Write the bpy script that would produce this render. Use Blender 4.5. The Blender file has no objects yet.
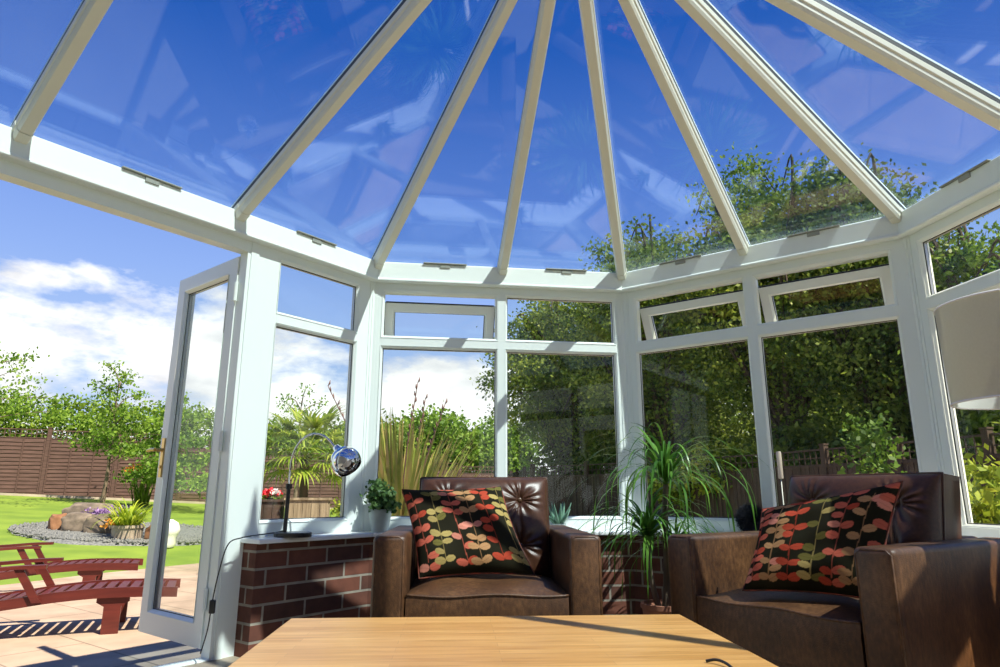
import bpy, bmesh, math, random
import numpy as np
from mathutils import Vector, Matrix

random.seed(7)
RNG = np.random.default_rng(11)
SC = bpy.context.scene
COL = SC.collection
R2 = math.sqrt(0.5)

# ------------------------------------------------------------------ helpers
def link(o, parent=None):
    COL.objects.link(o)
    if parent is not None:
        o.parent = parent
    return o

def empty(name, loc=(0, 0, 0), rotz=0.0, parent=None):
    o = bpy.data.objects.new(name, None)
    o.empty_display_size = 0.1
    o.location = loc
    o.rotation_euler = (0, 0, rotz)
    return link(o, parent)

def thing(name, label, cat, loc=(0, 0, 0), rotz=0.0, group=None):
    o = empty(name, loc, rotz)
    return tag(o, label, cat, group)

def tag(o, label, cat, group=None, kind=None):
    o['label'] = label
    o['category'] = cat
    if group:
        o['group'] = group
    if kind:
        o['kind'] = kind
    return o

def struct(o, label=None, cat=None):
    o['kind'] = 'structure'
    if label:
        o['label'] = label
    if cat:
        o['category'] = cat
    return o

def obj(name, bm, mats, parent=None, smooth=False, angle=None, recalc=True, bevel=0.0, segs=2):
    if recalc:
        bmesh.ops.recalc_face_normals(bm, faces=bm.faces[:])
    me = bpy.data.meshes.new(name)
    bm.to_mesh(me)
    bm.free()
    if not isinstance(mats, (list, tuple)):
        mats = [mats]
    for m in mats:
        me.materials.append(m)
    if smooth:
        me.polygons.foreach_set('use_smooth', [True] * len(me.polygons))
        if angle is not None:
            try:
                me.set_sharp_from_angle(angle=math.radians(angle))
            except Exception:
                pass
    o = bpy.data.objects.new(name, me)
    if bevel > 0:
        md = o.modifiers.new('bevel', 'BEVEL')
        md.width = bevel
        md.segments = segs
        md.limit_method = 'ANGLE'
        md.angle_limit = math.radians(40)
    return link(o, parent)

def npmesh(name, V, F, mats, parent=None, smooth=False, midx=None, colors=None):
    """V (n,3), F (m,4) or (m,3) arrays -> one mesh object"""
    V = np.asarray(V, dtype=np.float32)
    F = np.asarray(F, dtype=np.int32)
    me = bpy.data.meshes.new(name)
    n, k = F.shape
    me.vertices.add(len(V))
    me.vertices.foreach_set('co', V.ravel())
    me.loops.add(n * k)
    me.loops.foreach_set('vertex_index', F.ravel())
    me.polygons.add(n)
    me.polygons.foreach_set('loop_start', np.arange(0, n * k, k, dtype=np.int32))
    me.polygons.foreach_set('loop_total', np.full(n, k, dtype=np.int32))
    if not isinstance(mats, (list, tuple)):
        mats = [mats]
    for m in mats:
        me.materials.append(m)
    if midx is not None:
        me.polygons.foreach_set('material_index', np.asarray(midx, dtype=np.int32))
    if smooth:
        me.polygons.foreach_set('use_smooth', np.ones(n, dtype=bool))
    me.update(calc_edges=True)
    if colors is not None:
        at = me.color_attributes.new('Col', 'FLOAT_COLOR', 'POINT')
        c = np.ones((len(V), 4), dtype=np.float32)
        c[:, :3] = colors
        at.data.foreach_set('color', c.ravel())
    me.validate()
    o = bpy.data.objects.new(name, me)
    return link(o, parent)

def bx(bm, x0, x1, y0, y1, z0, z1, M=None, mi=0):
    vs = [bm.verts.new((x, y, z)) for x in (x0, x1) for y in (y0, y1) for z in (z0, z1)]
    if M is not None:
        for v in vs:
            v.co = M @ v.co
    for q in ((0, 1, 3, 2), (4, 6, 7, 5), (0, 4, 5, 1), (2, 3, 7, 6), (0, 2, 6, 4), (1, 5, 7, 3)):
        f = bm.faces.new([vs[i] for i in q])
        f.material_index = mi
    return vs

def prism(bm, pts, z0, z1, mi=0):
    """vertical prism over a plan polygon"""
    a = [bm.verts.new((p[0], p[1], z0)) for p in pts]
    b = [bm.verts.new((p[0], p[1], z1)) for p in pts]
    n = len(pts)
    fs = [bm.faces.new(a[::-1]), bm.faces.new(b)]
    for i in range(n):
        fs.append(bm.faces.new([a[i], a[(i + 1) % n], b[(i + 1) % n], b[i]]))
    for f in fs:
        f.material_index = mi

def loft(bm, A, B, mi=0, caps=True):
    a = [bm.verts.new(p) for p in A]
    b = [bm.verts.new(p) for p in B]
    n = len(a)
    fs = []
    for i in range(n):
        fs.append(bm.faces.new([a[i], a[(i + 1) % n], b[(i + 1) % n], b[i]]))
    if caps:
        fs.append(bm.faces.new(a[::-1]))
        fs.append(bm.faces.new(b))
    for f in fs:
        f.material_index = mi

def tube(bm, pts, rad, n=10, mi=0, caps=True):
    pts = [Vector(p) for p in pts]
    rads = rad if isinstance(rad, (list, tuple)) else [rad] * len(pts)
    rings = []
    prev = None
    for i, p in enumerate(pts):
        if i == 0:
            d = pts[1] - pts[0]
        elif i == len(pts) - 1:
            d = pts[-1] - pts[-2]
        else:
            d = pts[i + 1] - pts[i - 1]
        d.normalize()
        if prev is None:
            h = Vector((0, 0, 1)) if abs(d.z) < 0.9 else Vector((1, 0, 0))
            u = d.cross(h).normalized()
        else:
            u = (prev - d * prev.dot(d)).normalized()
        prev = u
        w = d.cross(u)
        rings.append([bm.verts.new(p + (u * math.cos(2 * math.pi * k / n) + w * math.sin(2 * math.pi * k / n)) * rads[i]) for k in range(n)])
    for i in range(len(rings) - 1):
        for k in range(n):
            f = bm.faces.new([rings[i][k], rings[i][(k + 1) % n], rings[i + 1][(k + 1) % n], rings[i + 1][k]])
            f.material_index = mi
    if caps:
        bm.faces.new(rings[0][::-1]).material_index = mi
        bm.faces.new(rings[-1]).material_index = mi

def lathe(bm, prof, n=32, c=(0, 0, 0), mi=0, closed=False):
    """prof: list of (r,z)"""
    rings = []
    for r, z in prof:
        if r < 1e-6:
            rings.append([bm.verts.new((c[0], c[1], c[2] + z))])
        else:
            rings.append([bm.verts.new((c[0] + r * math.cos(2 * math.pi * k / n), c[1] + r * math.sin(2 * math.pi * k / n), c[2] + z)) for k in range(n)])
    pairs = list(zip(rings[:-1], rings[1:]))
    if closed:
        pairs.append((rings[-1], rings[0]))
    for a, b in pairs:
        for k in range(n):
            k2 = (k + 1) % n
            if len(a) == 1 and len(b) == 1:
                continue
            if len(a) == 1:
                f = bm.faces.new([a[0], b[k2], b[k]])
            elif len(b) == 1:
                f = bm.faces.new([a[k], a[k2], b[0]])
            else:
                f = bm.faces.new([a[k], a[k2], b[k2], b[k]])
            f.material_index = mi

def catmull(P, n=8):
    P = [np.array(p, float) for p in P]
    Q = [2 * P[0] - P[1]] + P + [2 * P[-1] - P[-2]]
    out = []
    for i in range(1, len(Q) - 2):
        for k in range(n):
            t = k / n
            out.append(0.5 * ((2 * Q[i]) + (-Q[i - 1] + Q[i + 1]) * t + (2 * Q[i - 1] - 5 * Q[i] + 4 * Q[i + 1] - Q[i + 2]) * t * t + (-Q[i - 1] + 3 * Q[i] - 3 * Q[i + 1] + Q[i + 2]) * t ** 3))
    out.append(P[-1])
    return [tuple(p) for p in out]

def rounded_box(bm, x0, x1, y0, y1, z0, z1, r, M=None, segs=4):
    t = bmesh.new()
    bx(t, x0, x1, y0, y1, z0, z1)
    bmesh.ops.recalc_face_normals(t, faces=t.faces[:])
    bmesh.ops.bevel(t, geom=t.edges[:], offset=r, segments=segs, profile=0.5, affect='EDGES')
    me = bpy.data.meshes.new('tmp')
    t.to_mesh(me)
    t.free()
    if M is not None:
        me.transform(M)
    bm.from_mesh(me)
    bpy.data.meshes.remove(me)

# ------------------------------------------------------------------ materials
def srgb(r, g, b):
    f = lambda c: c / 12.92 if c <= 0.04045 else ((c + 0.055) / 1.055) ** 2.4
    return (f(r / 255), f(g / 255), f(b / 255), 1.0)

def mat(name, color=(0.8, 0.8, 0.8, 1), rough=0.5, metal=0.0, **kw):
    m = bpy.data.materials.new(name)
    m.use_nodes = True
    b = m.node_tree.nodes['Principled BSDF']
    b.inputs['Base Color'].default_value = color
    b.inputs['Roughness'].default_value = rough
    b.inputs['Metallic'].default_value = metal
    for k, v in kw.items():
        b.inputs[k].default_value = v
    return m

class NT:
    def __init__(self, m):
        self.nt = m.node_tree
        self.b = self.nt.nodes.get('Principled BSDF')
    def n(self, typ, **kw):
        nd = self.nt.nodes.new(typ)
        for k, v in kw.items():
            if k.startswith('_'):
                setattr(nd, k[1:], v)
            else:
                nd.inputs[k.replace('_', ' ')].default_value = v
        return nd
    def l(self, a, b):
        self.nt.links.new(a, b)
    def ramp(self, fac, stops):
        r = self.nt.nodes.new('ShaderNodeValToRGB')
        e = r.color_ramp.elements
        while len(e) < len(stops):
            e.new(0.5)
        for el, (p, c) in zip(e, stops):
            el.position = p
            el.color = c
        self.l(fac, r.inputs[0])
        return r
    def math(self, op, a, b=None, clamp=False):
        nd = self.nt.nodes.new('ShaderNodeMath')
        nd.operation = op
        nd.use_clamp = clamp
        for i, x in enumerate((a, b)):
            if x is None:
                continue
            if isinstance(x, (int, float)):
                nd.inputs[i].default_value = x
            else:
                self.l(x, nd.inputs[i])
        return nd.outputs[0]
    def bump(self, h, strength=0.3, dist=0.01):
        b = self.n('ShaderNodeBump', Strength=strength, Distance=dist)
        self.l(h, b.inputs['Height'])
        self.l(b.outputs[0], self.b.inputs['Normal'])

def noisy(name, c1, c2, scale=5.0, rough=0.6, detail=6.0, bump=0.0, bdist=0.01, lo=0.35, hi=0.65, coord='Object', stretch=(1, 1, 1), **kw):
    m = mat(name, c1, rough, **kw)
    t = NT(m)
    tc = t.n('ShaderNodeTexCoord')
    mp = t.n('ShaderNodeMapping')
    mp.inputs['Scale'].default_value = stretch
    t.l(tc.outputs[coord], mp.inputs[0])
    nz = t.n('ShaderNodeTexNoise', Scale=scale, Detail=detail)
    t.l(mp.outputs[0], nz.inputs['Vector'])
    r = t.ramp(nz.outputs[0], [(lo, c1), (hi, c2)])
    t.l(r.outputs[0], t.b.inputs['Base Color'])
    if bump:
        t.bump(nz.outputs[0], bump, bdist)
    return m

def glass_mat(name, tint, boost=1.0):
    """double-glazing face: tinted see-through plus a two-sided Schlick mirror"""
    m = bpy.data.materials.new(name)
    m.use_nodes = True
    t = NT(m)
    nt = m.node_tree
    nt.nodes.clear()
    out = nt.nodes.new('ShaderNodeOutputMaterial')
    ge = nt.nodes.new('ShaderNodeNewGeometry')
    dp = nt.nodes.new('ShaderNodeVectorMath')
    dp.operation = 'DOT_PRODUCT'
    t.l(ge.outputs['Incoming'], dp.inputs[0])
    t.l(ge.outputs['Normal'], dp.inputs[1])
    c = t.math('ABSOLUTE', dp.outputs['Value'])
    ic = t.math('SUBTRACT', 1.0, c, clamp=True)
    p5 = t.math('POWER', ic, 5.0)
    fr = t.math('MULTIPLY', p5, 0.93)
    fr = t.math('ADD', fr, 0.045)
    fr = t.math('MULTIPLY', fr, boost, clamp=True)
    tr = nt.nodes.new('ShaderNodeBsdfTransparent')
    tr.inputs[0].default_value = (*tint, 1)
    gl = nt.nodes.new('ShaderNodeBsdfGlossy')
    gl.inputs['Roughness'].default_value = 0.0
    mx = nt.nodes.new('ShaderNodeMixShader')
    t.l(fr, mx.inputs[0])
    t.l(tr.outputs[0], mx.inputs[1])
    t.l(gl.outputs[0], mx.inputs[2])
    t.l(mx.outputs[0], out.inputs[0])
    return m

def leaf_mat(name, c1, c2, c3, scale=0.8, trans=0.35, rough=0.5):
    m = bpy.data.materials.new(name)
    m.use_nodes = True
    t = NT(m)
    nt = m.node_tree
    tc = t.n('ShaderNodeTexCoord')
    nz = t.n('ShaderNodeTexNoise', Scale=scale, Detail=3.0)
    t.l(tc.outputs['Object'], nz.inputs['Vector'])
    nz2 = t.n('ShaderNodeTexWhiteNoise')
    ge = t.n('ShaderNodeNewGeometry')
    nt.links.new(ge.outputs['Random Per Island'], nz2.inputs['Vector'])
    mixf = t.math('MULTIPLY', nz2.outputs['Value'], 0.35)
    f = t.math('ADD', nz.outputs[0], mixf)
    f = t.math('SUBTRACT', f, 0.17)
    r = t.ramp(f, [(0.3, c1), (0.5, c2), (0.72, c3)])
    t.l(r.outputs[0], t.b.inputs['Base Color'])
    t.b.inputs['Roughness'].default_value = rough
    t.b.inputs['Specular IOR Level'].default_value = 0.3
    tl = nt.nodes.new('ShaderNodeBsdfTranslucent')
    t.l(r.outputs[0], tl.inputs['Color'])
    mx = nt.nodes.new('ShaderNodeMixShader')
    mx.inputs[0].default_value = trans
    t.l(t.b.outputs[0], mx.inputs[1])
    t.l(tl.outputs[0], mx.inputs[2])
    t.l(mx.outputs[0], nt.nodes['Material Output'].inputs[0])
    return m

M = {}
M['upvc'] = mat('white_upvc', (0.79, 0.85, 0.805, 1), 0.28)
M['upvc_cream'] = mat('cream_cladding', (0.72, 0.72, 0.60, 1), 0.4)
M['rubber'] = mat('black_rubber', (0.015, 0.016, 0.018, 1), 0.5)
M['alu_spacer'] = mat('spacer_bar', (0.45, 0.46, 0.48, 1), 0.35, 0.8)
M['glass'] = glass_mat('window_glass', (0.95, 0.975, 0.965), 0.45)
M['roof_glass'] = glass_mat('blue_solar_glass', (0.755, 0.855, 0.945), 1.6)
M['chrome'] = mat('chrome', (0.75, 0.76, 0.78, 1), 0.05, 1.0)
M['black_metal'] = mat('black_metal', (0.02, 0.02, 0.022, 1), 0.35)
M['brass'] = mat('brass', (0.62, 0.42, 0.16, 1), 0.28, 1.0)
M['cable'] = mat('black_cable', (0.012, 0.012, 0.012, 1), 0.45)
M['vent'] = mat('vent_plastic', (0.30, 0.32, 0.28, 1), 0.5)
M['sill'] = mat('white_sill', (0.82, 0.84, 0.84, 1), 0.22)
M['plaster'] = noisy('cream_render', (0.46, 0.42, 0.35, 1), (0.40, 0.36, 0.30, 1), 3.0, 0.9)
M['tile'] = noisy('beige_floor', (0.34, 0.28, 0.20, 1), (0.27, 0.21, 0.15, 1), 2.0, 0.45)

def leather(name, c1, c2, c3, rough, bump, streak=1.0):
    """worn hide: broad patches, fine mottling and a fine grain"""
    m = mat(name, c1, rough)
    t = NT(m)
    tc = t.n('ShaderNodeTexCoord')
    a = t.n('ShaderNodeTexNoise', Scale=5.0, Detail=5.0)
    mp = t.n('ShaderNodeMapping')
    mp.inputs['Scale'].default_value = (1.0, 1.0, streak)
    t.l(tc.outputs['Object'], mp.inputs[0])
    b = t.n('ShaderNodeTexNoise', Scale=75.0, Detail=4.0)
    t.l(tc.outputs['Object'], a.inputs['Vector'])
    t.l(mp.outputs[0], b.inputs['Vector'])
    f = t.math('ADD', t.math('MULTIPLY', a.outputs[0], 0.55), t.math('MULTIPLY', b.outputs[0], 0.45))
    r = t.ramp(f, [(0.36, c1), (0.5, c2), (0.66, c3)])
    t.l(r.outputs[0], t.b.inputs['Base Color'])
    v = t.n('ShaderNodeTexVoronoi', Scale=240.0)
    t.l(tc.outputs['Object'], v.inputs['Vector'])
    t.bump(v.outputs['Distance'], bump, 0.002)
    return m
M['leather'] = leather('brown_leather', (0.040, 0.0165, 0.0065, 1), (0.080, 0.034, 0.0125, 1), (0.150, 0.068, 0.026, 1), 0.45, 0.25, 0.5)
M['leather_gloss'] = leather('dark_glossy_leather', (0.040, 0.0150, 0.0080, 1), (0.062, 0.0240, 0.0115, 1), (0.090, 0.036, 0.0170, 1), 0.36, 0.12)
M['leather_gloss'].node_tree.nodes['Principled BSDF'].inputs['Specular IOR Level'].default_value = 0.38
M['button'] = mat('leather_button', (0.10, 0.05, 0.025, 1), 0.3)
M['dark_wood'] = mat('dark_leg_wood', (0.03, 0.016, 0.01, 1), 0.4)

def brick_material():
    m = mat('red_brick', (0.3, 0.1, 0.07, 1), 0.85)
    t = NT(m)
    tc = t.n('ShaderNodeTexCoord')
    br = t.n('ShaderNodeTexBrick', Scale=1.0, Mortar_Size=0.007, Mortar_Smooth=0.15, Bias=0.0, Brick_Width=0.262, Row_Height=0.088)
    br.inputs['Color1'].default_value = (0.170, 0.056, 0.032, 1)
    br.inputs['Color2'].default_value = (0.078, 0.031, 0.021, 1)
    br.inputs['Mortar'].default_value = (0.30, 0.27, 0.22, 1)
    t.l(tc.outputs['UV'], br.inputs['Vector'])
    nz = t.n('ShaderNodeTexNoise', Scale=14.0, Detail=6.0)
    t.l(tc.outputs['UV'], nz.inputs['Vector'])
    mx = t.n('ShaderNodeMix', _data_type='RGBA', _blend_type='MULTIPLY')
    mx.inputs[0].default_value = 0.55
    r = t.ramp(nz.outputs[0], [(0.3, (0.5, 0.45, 0.45, 1)), (0.7, (1.2, 1.15, 1.1, 1))])
    t.l(br.outputs['Color'], mx.inputs[6])
    t.l(r.outputs[0], mx.inputs[7])
    t.l(mx.outputs[2], t.b.inputs['Base Color'])
    h = t.math('SUBTRACT', 1.0, br.outputs['Fac'])
    h2 = t.math('MULTIPLY', nz.outputs[0], 0.3)
    t.bump(t.math('ADD', h, h2), 0.7, 0.008)
    return m
M['brick'] = brick_material()

def wood_top():
    m = mat('beech_staves', (0.5, 0.3, 0.12, 1), 0.32)
    t = NT(m)
    tc = t.n('ShaderNodeTexCoord')
    br = t.n('ShaderNodeTexBrick', Scale=1.0, Mortar_Size=0.0006, Bias=0.0, Brick_Width=0.55, Row_Height=0.045)
    br.inputs['Color1'].default_value = (0.64, 0.345, 0.115, 1)
    br.inputs['Color2'].default_value = (0.54, 0.27, 0.080, 1)
    br.inputs['Mortar'].default_value = (0.42, 0.22, 0.08, 1)
    t.l(tc.outputs['Object'], br.inputs['Vector'])
    mp = t.n('ShaderNodeMapping')
    mp.inputs['Scale'].default_value = (2.2, 34, 10)
    t.l(tc.outputs['Object'], mp.inputs[0])
    nz = t.n('ShaderNodeTexNoise', Scale=1.6, Detail=8.0, Distortion=0.6)
    t.l(mp.outputs[0], nz.inputs['Vector'])
    r = t.ramp(nz.outputs[0], [(0.3, (0.80, 0.72, 0.62, 1)), (0.6, (1.08, 1.06, 1.04, 1))])
    mx = t.n('ShaderNodeMix', _data_type='RGBA', _blend_type='MULTIPLY')
    mx.inputs[0].default_value = 1.0
    t.l(br.outputs['Color'], mx.inputs[6])
    t.l(r.outputs[0], mx.inputs[7])
    t.l(mx.outputs[2], t.b.inputs['Base Color'])
    t.bump(nz.outputs[0], 0.05, 0.002)
    return m
M['table_wood'] = wood_top()

def vcol(name, rough=0.8, sheen=0.0, bump_scale=None):
    m = mat(name, (1, 1, 1, 1), rough)
    t = NT(m)
    a = t.n('ShaderNodeVertexColor')
    a.layer_name = 'Col'
    t.l(a.outputs[0], t.b.inputs['Base Color'])
    if bump_scale:
        tc = t.n('ShaderNodeTexCoord')
        nz = t.n('ShaderNodeTexNoise', Scale=bump_scale, Detail=2.0)
        t.l(tc.outputs['Object'], nz.inputs['Vector'])
        t.bump(nz.outputs[0], 0.3, 0.002)
    return m
M['print'] = vcol('leaf_print_fabric', 0.9, bump_scale=300.0)
M['print'].node_tree.nodes['Principled BSDF'].inputs['Specular IOR Level'].default_value = 0.08
M['zinc'] = noisy('grey_zinc', (0.30, 0.36, 0.345, 1), (0.42, 0.48, 0.46, 1), 9.0, 0.4)
M['soil'] = noisy('soil', (0.03, 0.02, 0.012, 1), (0.06, 0.04, 0.025, 1), 40.0, 0.95)
M['terracotta'] = noisy('terracotta', (0.38, 0.16, 0.09, 1), (0.30, 0.12, 0.07, 1), 12.0, 0.85)
M['fluff'] = mat('dark_fluff', (0.012, 0.015, 0.026, 1), 0.9)
M['shade'] = noisy('cream_lampshade', (0.74, 0.71, 0.59, 1), (0.70, 0.67, 0.55, 1), 120.0, 0.85)
def _translucent(m, fac, col):
    t = NT(m)
    tl = t.n('ShaderNodeBsdfTranslucent')
    tl.inputs['Color'].default_value = col
    mx = t.n('ShaderNodeMixShader')
    mx.inputs[0].default_value = fac
    t.l(t.b.outputs[0], mx.inputs[1])
    t.l(tl.outputs[0], mx.inputs[2])
    t.l(mx.outputs[0], t.nt.nodes['Material Output'].inputs[0])
_translucent(M['shade'], 0.4, (0.80, 0.76, 0.64, 1))
M['shade_in'] = mat('white_lampshade_lining', (0.82, 0.83, 0.80, 1), 0.7)
_translucent(M['shade_in'], 0.4, (0.85, 0.85, 0.80, 1))
# leaves
M['lf_oak'] = leaf_mat('oak_leaves', (0.055, 0.105, 0.014, 1), (0.15, 0.23, 0.030, 1), (0.34, 0.40, 0.06, 1), 0.8, 0.45)
M['lf_oak_dark'] = leaf_mat('dark_oak_leaves', (0.035, 0.075, 0.012, 1), (0.10, 0.165, 0.024, 1), (0.24, 0.31, 0.05, 1), 0.8, 0.45)
M['lf_light'] = leaf_mat('light_green_leaves', (0.08, 0.17, 0.016, 1), (0.15, 0.28, 0.028, 1), (0.26, 0.40, 0.05, 1))
M['lf_hedge'] = leaf_mat('hedge_leaves', (0.075, 0.15, 0.012, 1), (0.15, 0.26, 0.022, 1), (0.25, 0.37, 0.04, 1))
M['lf_willow'] = leaf_mat('pale_green_leaves', (0.09, 0.17, 0.03, 1), (0.17, 0.27, 0.045, 1), (0.28, 0.38, 0.075, 1))
M['lf_lime'] = leaf_mat('lime_leaves', (0.14, 0.22, 0.02, 1), (0.28, 0.36, 0.03, 1), (0.46, 0.50, 0.06, 1))
M['lf_shrub'] = leaf_mat('glossy_shrub_leaves', (0.05, 0.11, 0.015, 1), (0.12, 0.22, 0.025, 1), (0.26, 0.38, 0.05, 1))
M['lf_palm'] = leaf_mat('palm_fronds', (0.15, 0.24, 0.02, 1), (0.26, 0.36, 0.04, 1), (0.42, 0.46, 0.08, 1), 1.5)
M['lf_phormium'] = leaf_mat('phormium_blades', (0.16, 0.22, 0.035, 1), (0.30, 0.34, 0.07, 1), (0.48, 0.36, 0.15, 1), 4.0)
M['lf_house'] = leaf_mat('houseplant_leaves', (0.04, 0.12, 0.018, 1), (0.085, 0.21, 0.026, 1), (0.18, 0.35, 0.05, 1), 4.0, 0.3, 0.35)
M['lf_pot'] = leaf_mat('small_potted_leaves', (0.03, 0.08, 0.025, 1), (0.07, 0.15, 0.04, 1), (0.15, 0.26, 0.07, 1), 12.0)
M['lf_aloe'] = leaf_mat('grey_green_aloe', (0.12, 0.25, 0.17, 1), (0.17, 0.32, 0.22, 1), (0.24, 0.40, 0.28, 1), 6.0, 0.1)
M['lf_strap'] = leaf_mat('yellow_green_straps', (0.20, 0.32, 0.02, 1), (0.36, 0.46, 0.03, 1), (0.52, 0.58, 0.06, 1), 3.0)
M['bark'] = noisy('grey_brown_bark', (0.10, 0.075, 0.05, 1), (0.19, 0.15, 0.11, 1), 6.0, 0.9, bump=0.5, bdist=0.03, stretch=(3, 3, 0.6))
M['bark_dark'] = noisy('dark_bark', (0.035, 0.026, 0.018, 1), (0.085, 0.062, 0.042, 1), 5.0, 0.9, bump=0.5, bdist=0.03, stretch=(3, 3, 0.6))
M['fence'] = noisy('red_brown_fence', (0.062, 0.034, 0.027, 1), (0.115, 0.066, 0.054, 1), 4.0, 0.85, stretch=(0.6, 0.6, 7))
M['fence_dark'] = noisy('dark_brown_fence', (0.035, 0.022, 0.015, 1), (0.075, 0.046, 0.032, 1), 3.0, 0.85, stretch=(5, 5, 0.4))
M['mahogany'] = noisy('mahogany_stain', (0.075, 0.013, 0.010, 1), (0.115, 0.021, 0.015, 1), 3.0, 0.38, stretch=(1, 8, 8))
M['grass'] = noisy('lawn_grass', (0.105, 0.185, 0.012, 1), (0.170, 0.262, 0.020, 1), 1.3, 0.95, 10.0, bump=0.6, bdist=0.04)
M['earth'] = noisy('bare_earth', (0.10, 0.065, 0.04, 1), (0.17, 0.12, 0.08, 1), 3.0, 0.95)
M['kerb'] = noisy('pale_stone_edging', (0.46, 0.40, 0.32, 1), (0.34, 0.30, 0.25, 1), 3.0, 0.9)
M['rock'] = noisy('sandstone_rock', (0.085, 0.072, 0.056, 1), (0.22, 0.185, 0.14, 1), 4.0, 0.9, bump=0.8, bdist=0.04)
M['rock_orange'] = noisy('orange_rock', (0.17, 0.075, 0.035, 1), (0.28, 0.15, 0.075, 1), 4.0, 0.9, bump=0.8, bdist=0.04)
M['gravel'] = noisy('blue_grey_gravel', (0.085, 0.098, 0.10, 1), (0.20, 0.215, 0.21, 1), 26.0, 0.9, bump=0.8, bdist=0.02)
M['planter_wood'] = noisy('weathered_planter_wood', (0.17, 0.13, 0.08, 1), (0.36, 0.29, 0.19, 1), 2.5, 0.9, stretch=(9, 9, 0.8))
M['stone_tub'] = noisy('pale_stone_tub', (0.27, 0.23, 0.17, 1), (0.40, 0.35, 0.27, 1), 8.0, 0.9, bump=0.4)
M['grey_stone'] = noisy('grey_stone', (0.24, 0.26, 0.25, 1), (0.34, 0.36, 0.35, 1), 8.0, 0.9)
M['red_flower'] = mat('red_petals', (0.75, 0.03, 0.05, 1), 0.6)
M['white_flower'] = mat('white_petals', (0.85, 0.78, 0.75, 1), 0.6)
M['purple_flower'] = leaf_mat('purple_petals', (0.16, 0.09, 0.22, 1), (0.28, 0.17, 0.40, 1), (0.42, 0.30, 0.52, 1), 5.0, 0.1)
M['orange_flower'] = mat('orange_petals', (0.80, 0.33, 0.04, 1), 0.6)
M['stalk'] = noisy('purple_brown_stalk', (0.085, 0.04, 0.045, 1), (0.16, 0.08, 0.06, 1), 8.0, 0.7)
M['white_paint'] = mat('white_paint', (0.82, 0.80, 0.82, 1), 0.5)
M['pale_tube'] = mat('pale_plastic', (0.32, 0.31, 0.28, 1), 0.4)

def paving():
    m = mat('pink_sandstone_paving', (0.5, 0.4, 0.32, 1), 0.9)
    t = NT(m)
    tc = t.n('ShaderNodeTexCoord')
    mp = t.n('ShaderNodeMapping')
    mp.inputs['Rotation'].default_value = (0, 0, math.radians(45))
    t.l(tc.outputs['Object'], mp.inputs[0])
    br = t.n('ShaderNodeTexBrick', Scale=1.0, Mortar_Size=0.008, Bias=0.0, Brick_Width=0.9, Row_Height=0.6)
    br.inputs['Color1'].default_value = (0.40, 0.315, 0.245, 1)
    br.inputs['Color2'].default_value = (0.36, 0.288, 0.218, 1)
    br.inputs['Mortar'].default_value = (0.20, 0.16, 0.12, 1)
    t.l(mp.outputs[0], br.inputs['Vector'])
    nz = t.n('ShaderNodeTexNoise', Scale=3.0, Detail=8.0)
    t.l(tc.outputs['Object'], nz.inputs['Vector'])
    r = t.ramp(nz.outputs[0], [(0.3, (0.78, 0.74, 0.70, 1)), (0.65, (1.1, 1.08, 1.05, 1))])
    mx = t.n('ShaderNodeMix', _data_type='RGBA', _blend_type='MULTIPLY')
    mx.inputs[0].default_value = 1.0
    t.l(br.outputs['Color'], mx.inputs[6])
    t.l(r.outputs[0], mx.inputs[7])
    t.l(mx.outputs[2], t.b.inputs['Base Color'])
    t.bump(nz.outputs[0], 0.3, 0.01)
    return m
M['paving'] = paving()

# ------------------------------------------------------------------ conservatory shell
W = 1.757
class Facet:
    def __init__(self, p, e, n):
        self.p = np.array(p, float); self.e = np.array(e, float); self.n = np.array(n, float)
    def P(self, s, o, z):
        q = self.p + self.e * s + self.n * o
        return (q[0], q[1], z)
FL = Facet((0, 0), (-R2, -R2), (R2, -R2))            # long left side with the open door
FC = Facet((0, 0), (1, 0), (0, -1))                  # front bay facet
FR = Facet((W, 0), (R2, -R2), (-R2, -R2))            # right bay facet
cS = (W + W * R2, -W * R2)
FS = Facet(cS, (0, -1), (-1, 0))                     # far right bay facet
cT = (cS[0], cS[1] - W)
FT = Facet(cT, (-R2, -R2), (-R2, R2))                # right long side
HOUSE = 3.7                                          # the house wall, along the left side

Z_SILL, Z_GB, Z_TB, Z_TT, Z_HEAD, Z_TOP = 0.578, 0.665, 1.7595, 1.8465, 2.15, 2.215
F_IN, F_OUT = 0.0, -0.062

def fbox(bm, F, s0, s1, o0, o1, z0, z1, mi=0):
    c = [F.P(s, o, z) for s in (s0, s1) for o in (o0, o1) for z in (z0, z1)]
    vs = [bm.verts.new(q) for q in c]
    for q in ((0, 1, 3, 2), (4, 6, 7, 5), (0, 4, 5, 1), (2, 3, 7, 6), (0, 2, 6, 4), (1, 5, 7, 3)):
        bm.faces.new([vs[i] for i in q]).material_index = mi

def ring(bm, F, s0, s1, z0, z1, ia, oa, ib, ob, mi=0, T=None):
    """mitred strip around an opening from rect inflated by ia at depth oa to rect inflated by ib at depth ob"""
    def rect(i, o):
        return [(s0 - i, o, z0 - i), (s1 + i, o, z0 - i), (s1 + i, o, z1 + i), (s0 - i, o, z1 + i)]
    A, B = rect(ia, oa), rect(ib, ob)
    tr = (lambda q: F.P(*q)) if T is None else (lambda q: T(q))
    a = [bm.verts.new(tr(q)) for q in A]
    b = [bm.verts.new(tr(q)) for q in B]
    for i in range(4):
        bm.faces.new([a[i], a[(i + 1) % 4], b[(i + 1) % 4], b[i]]).material_index = mi

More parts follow.
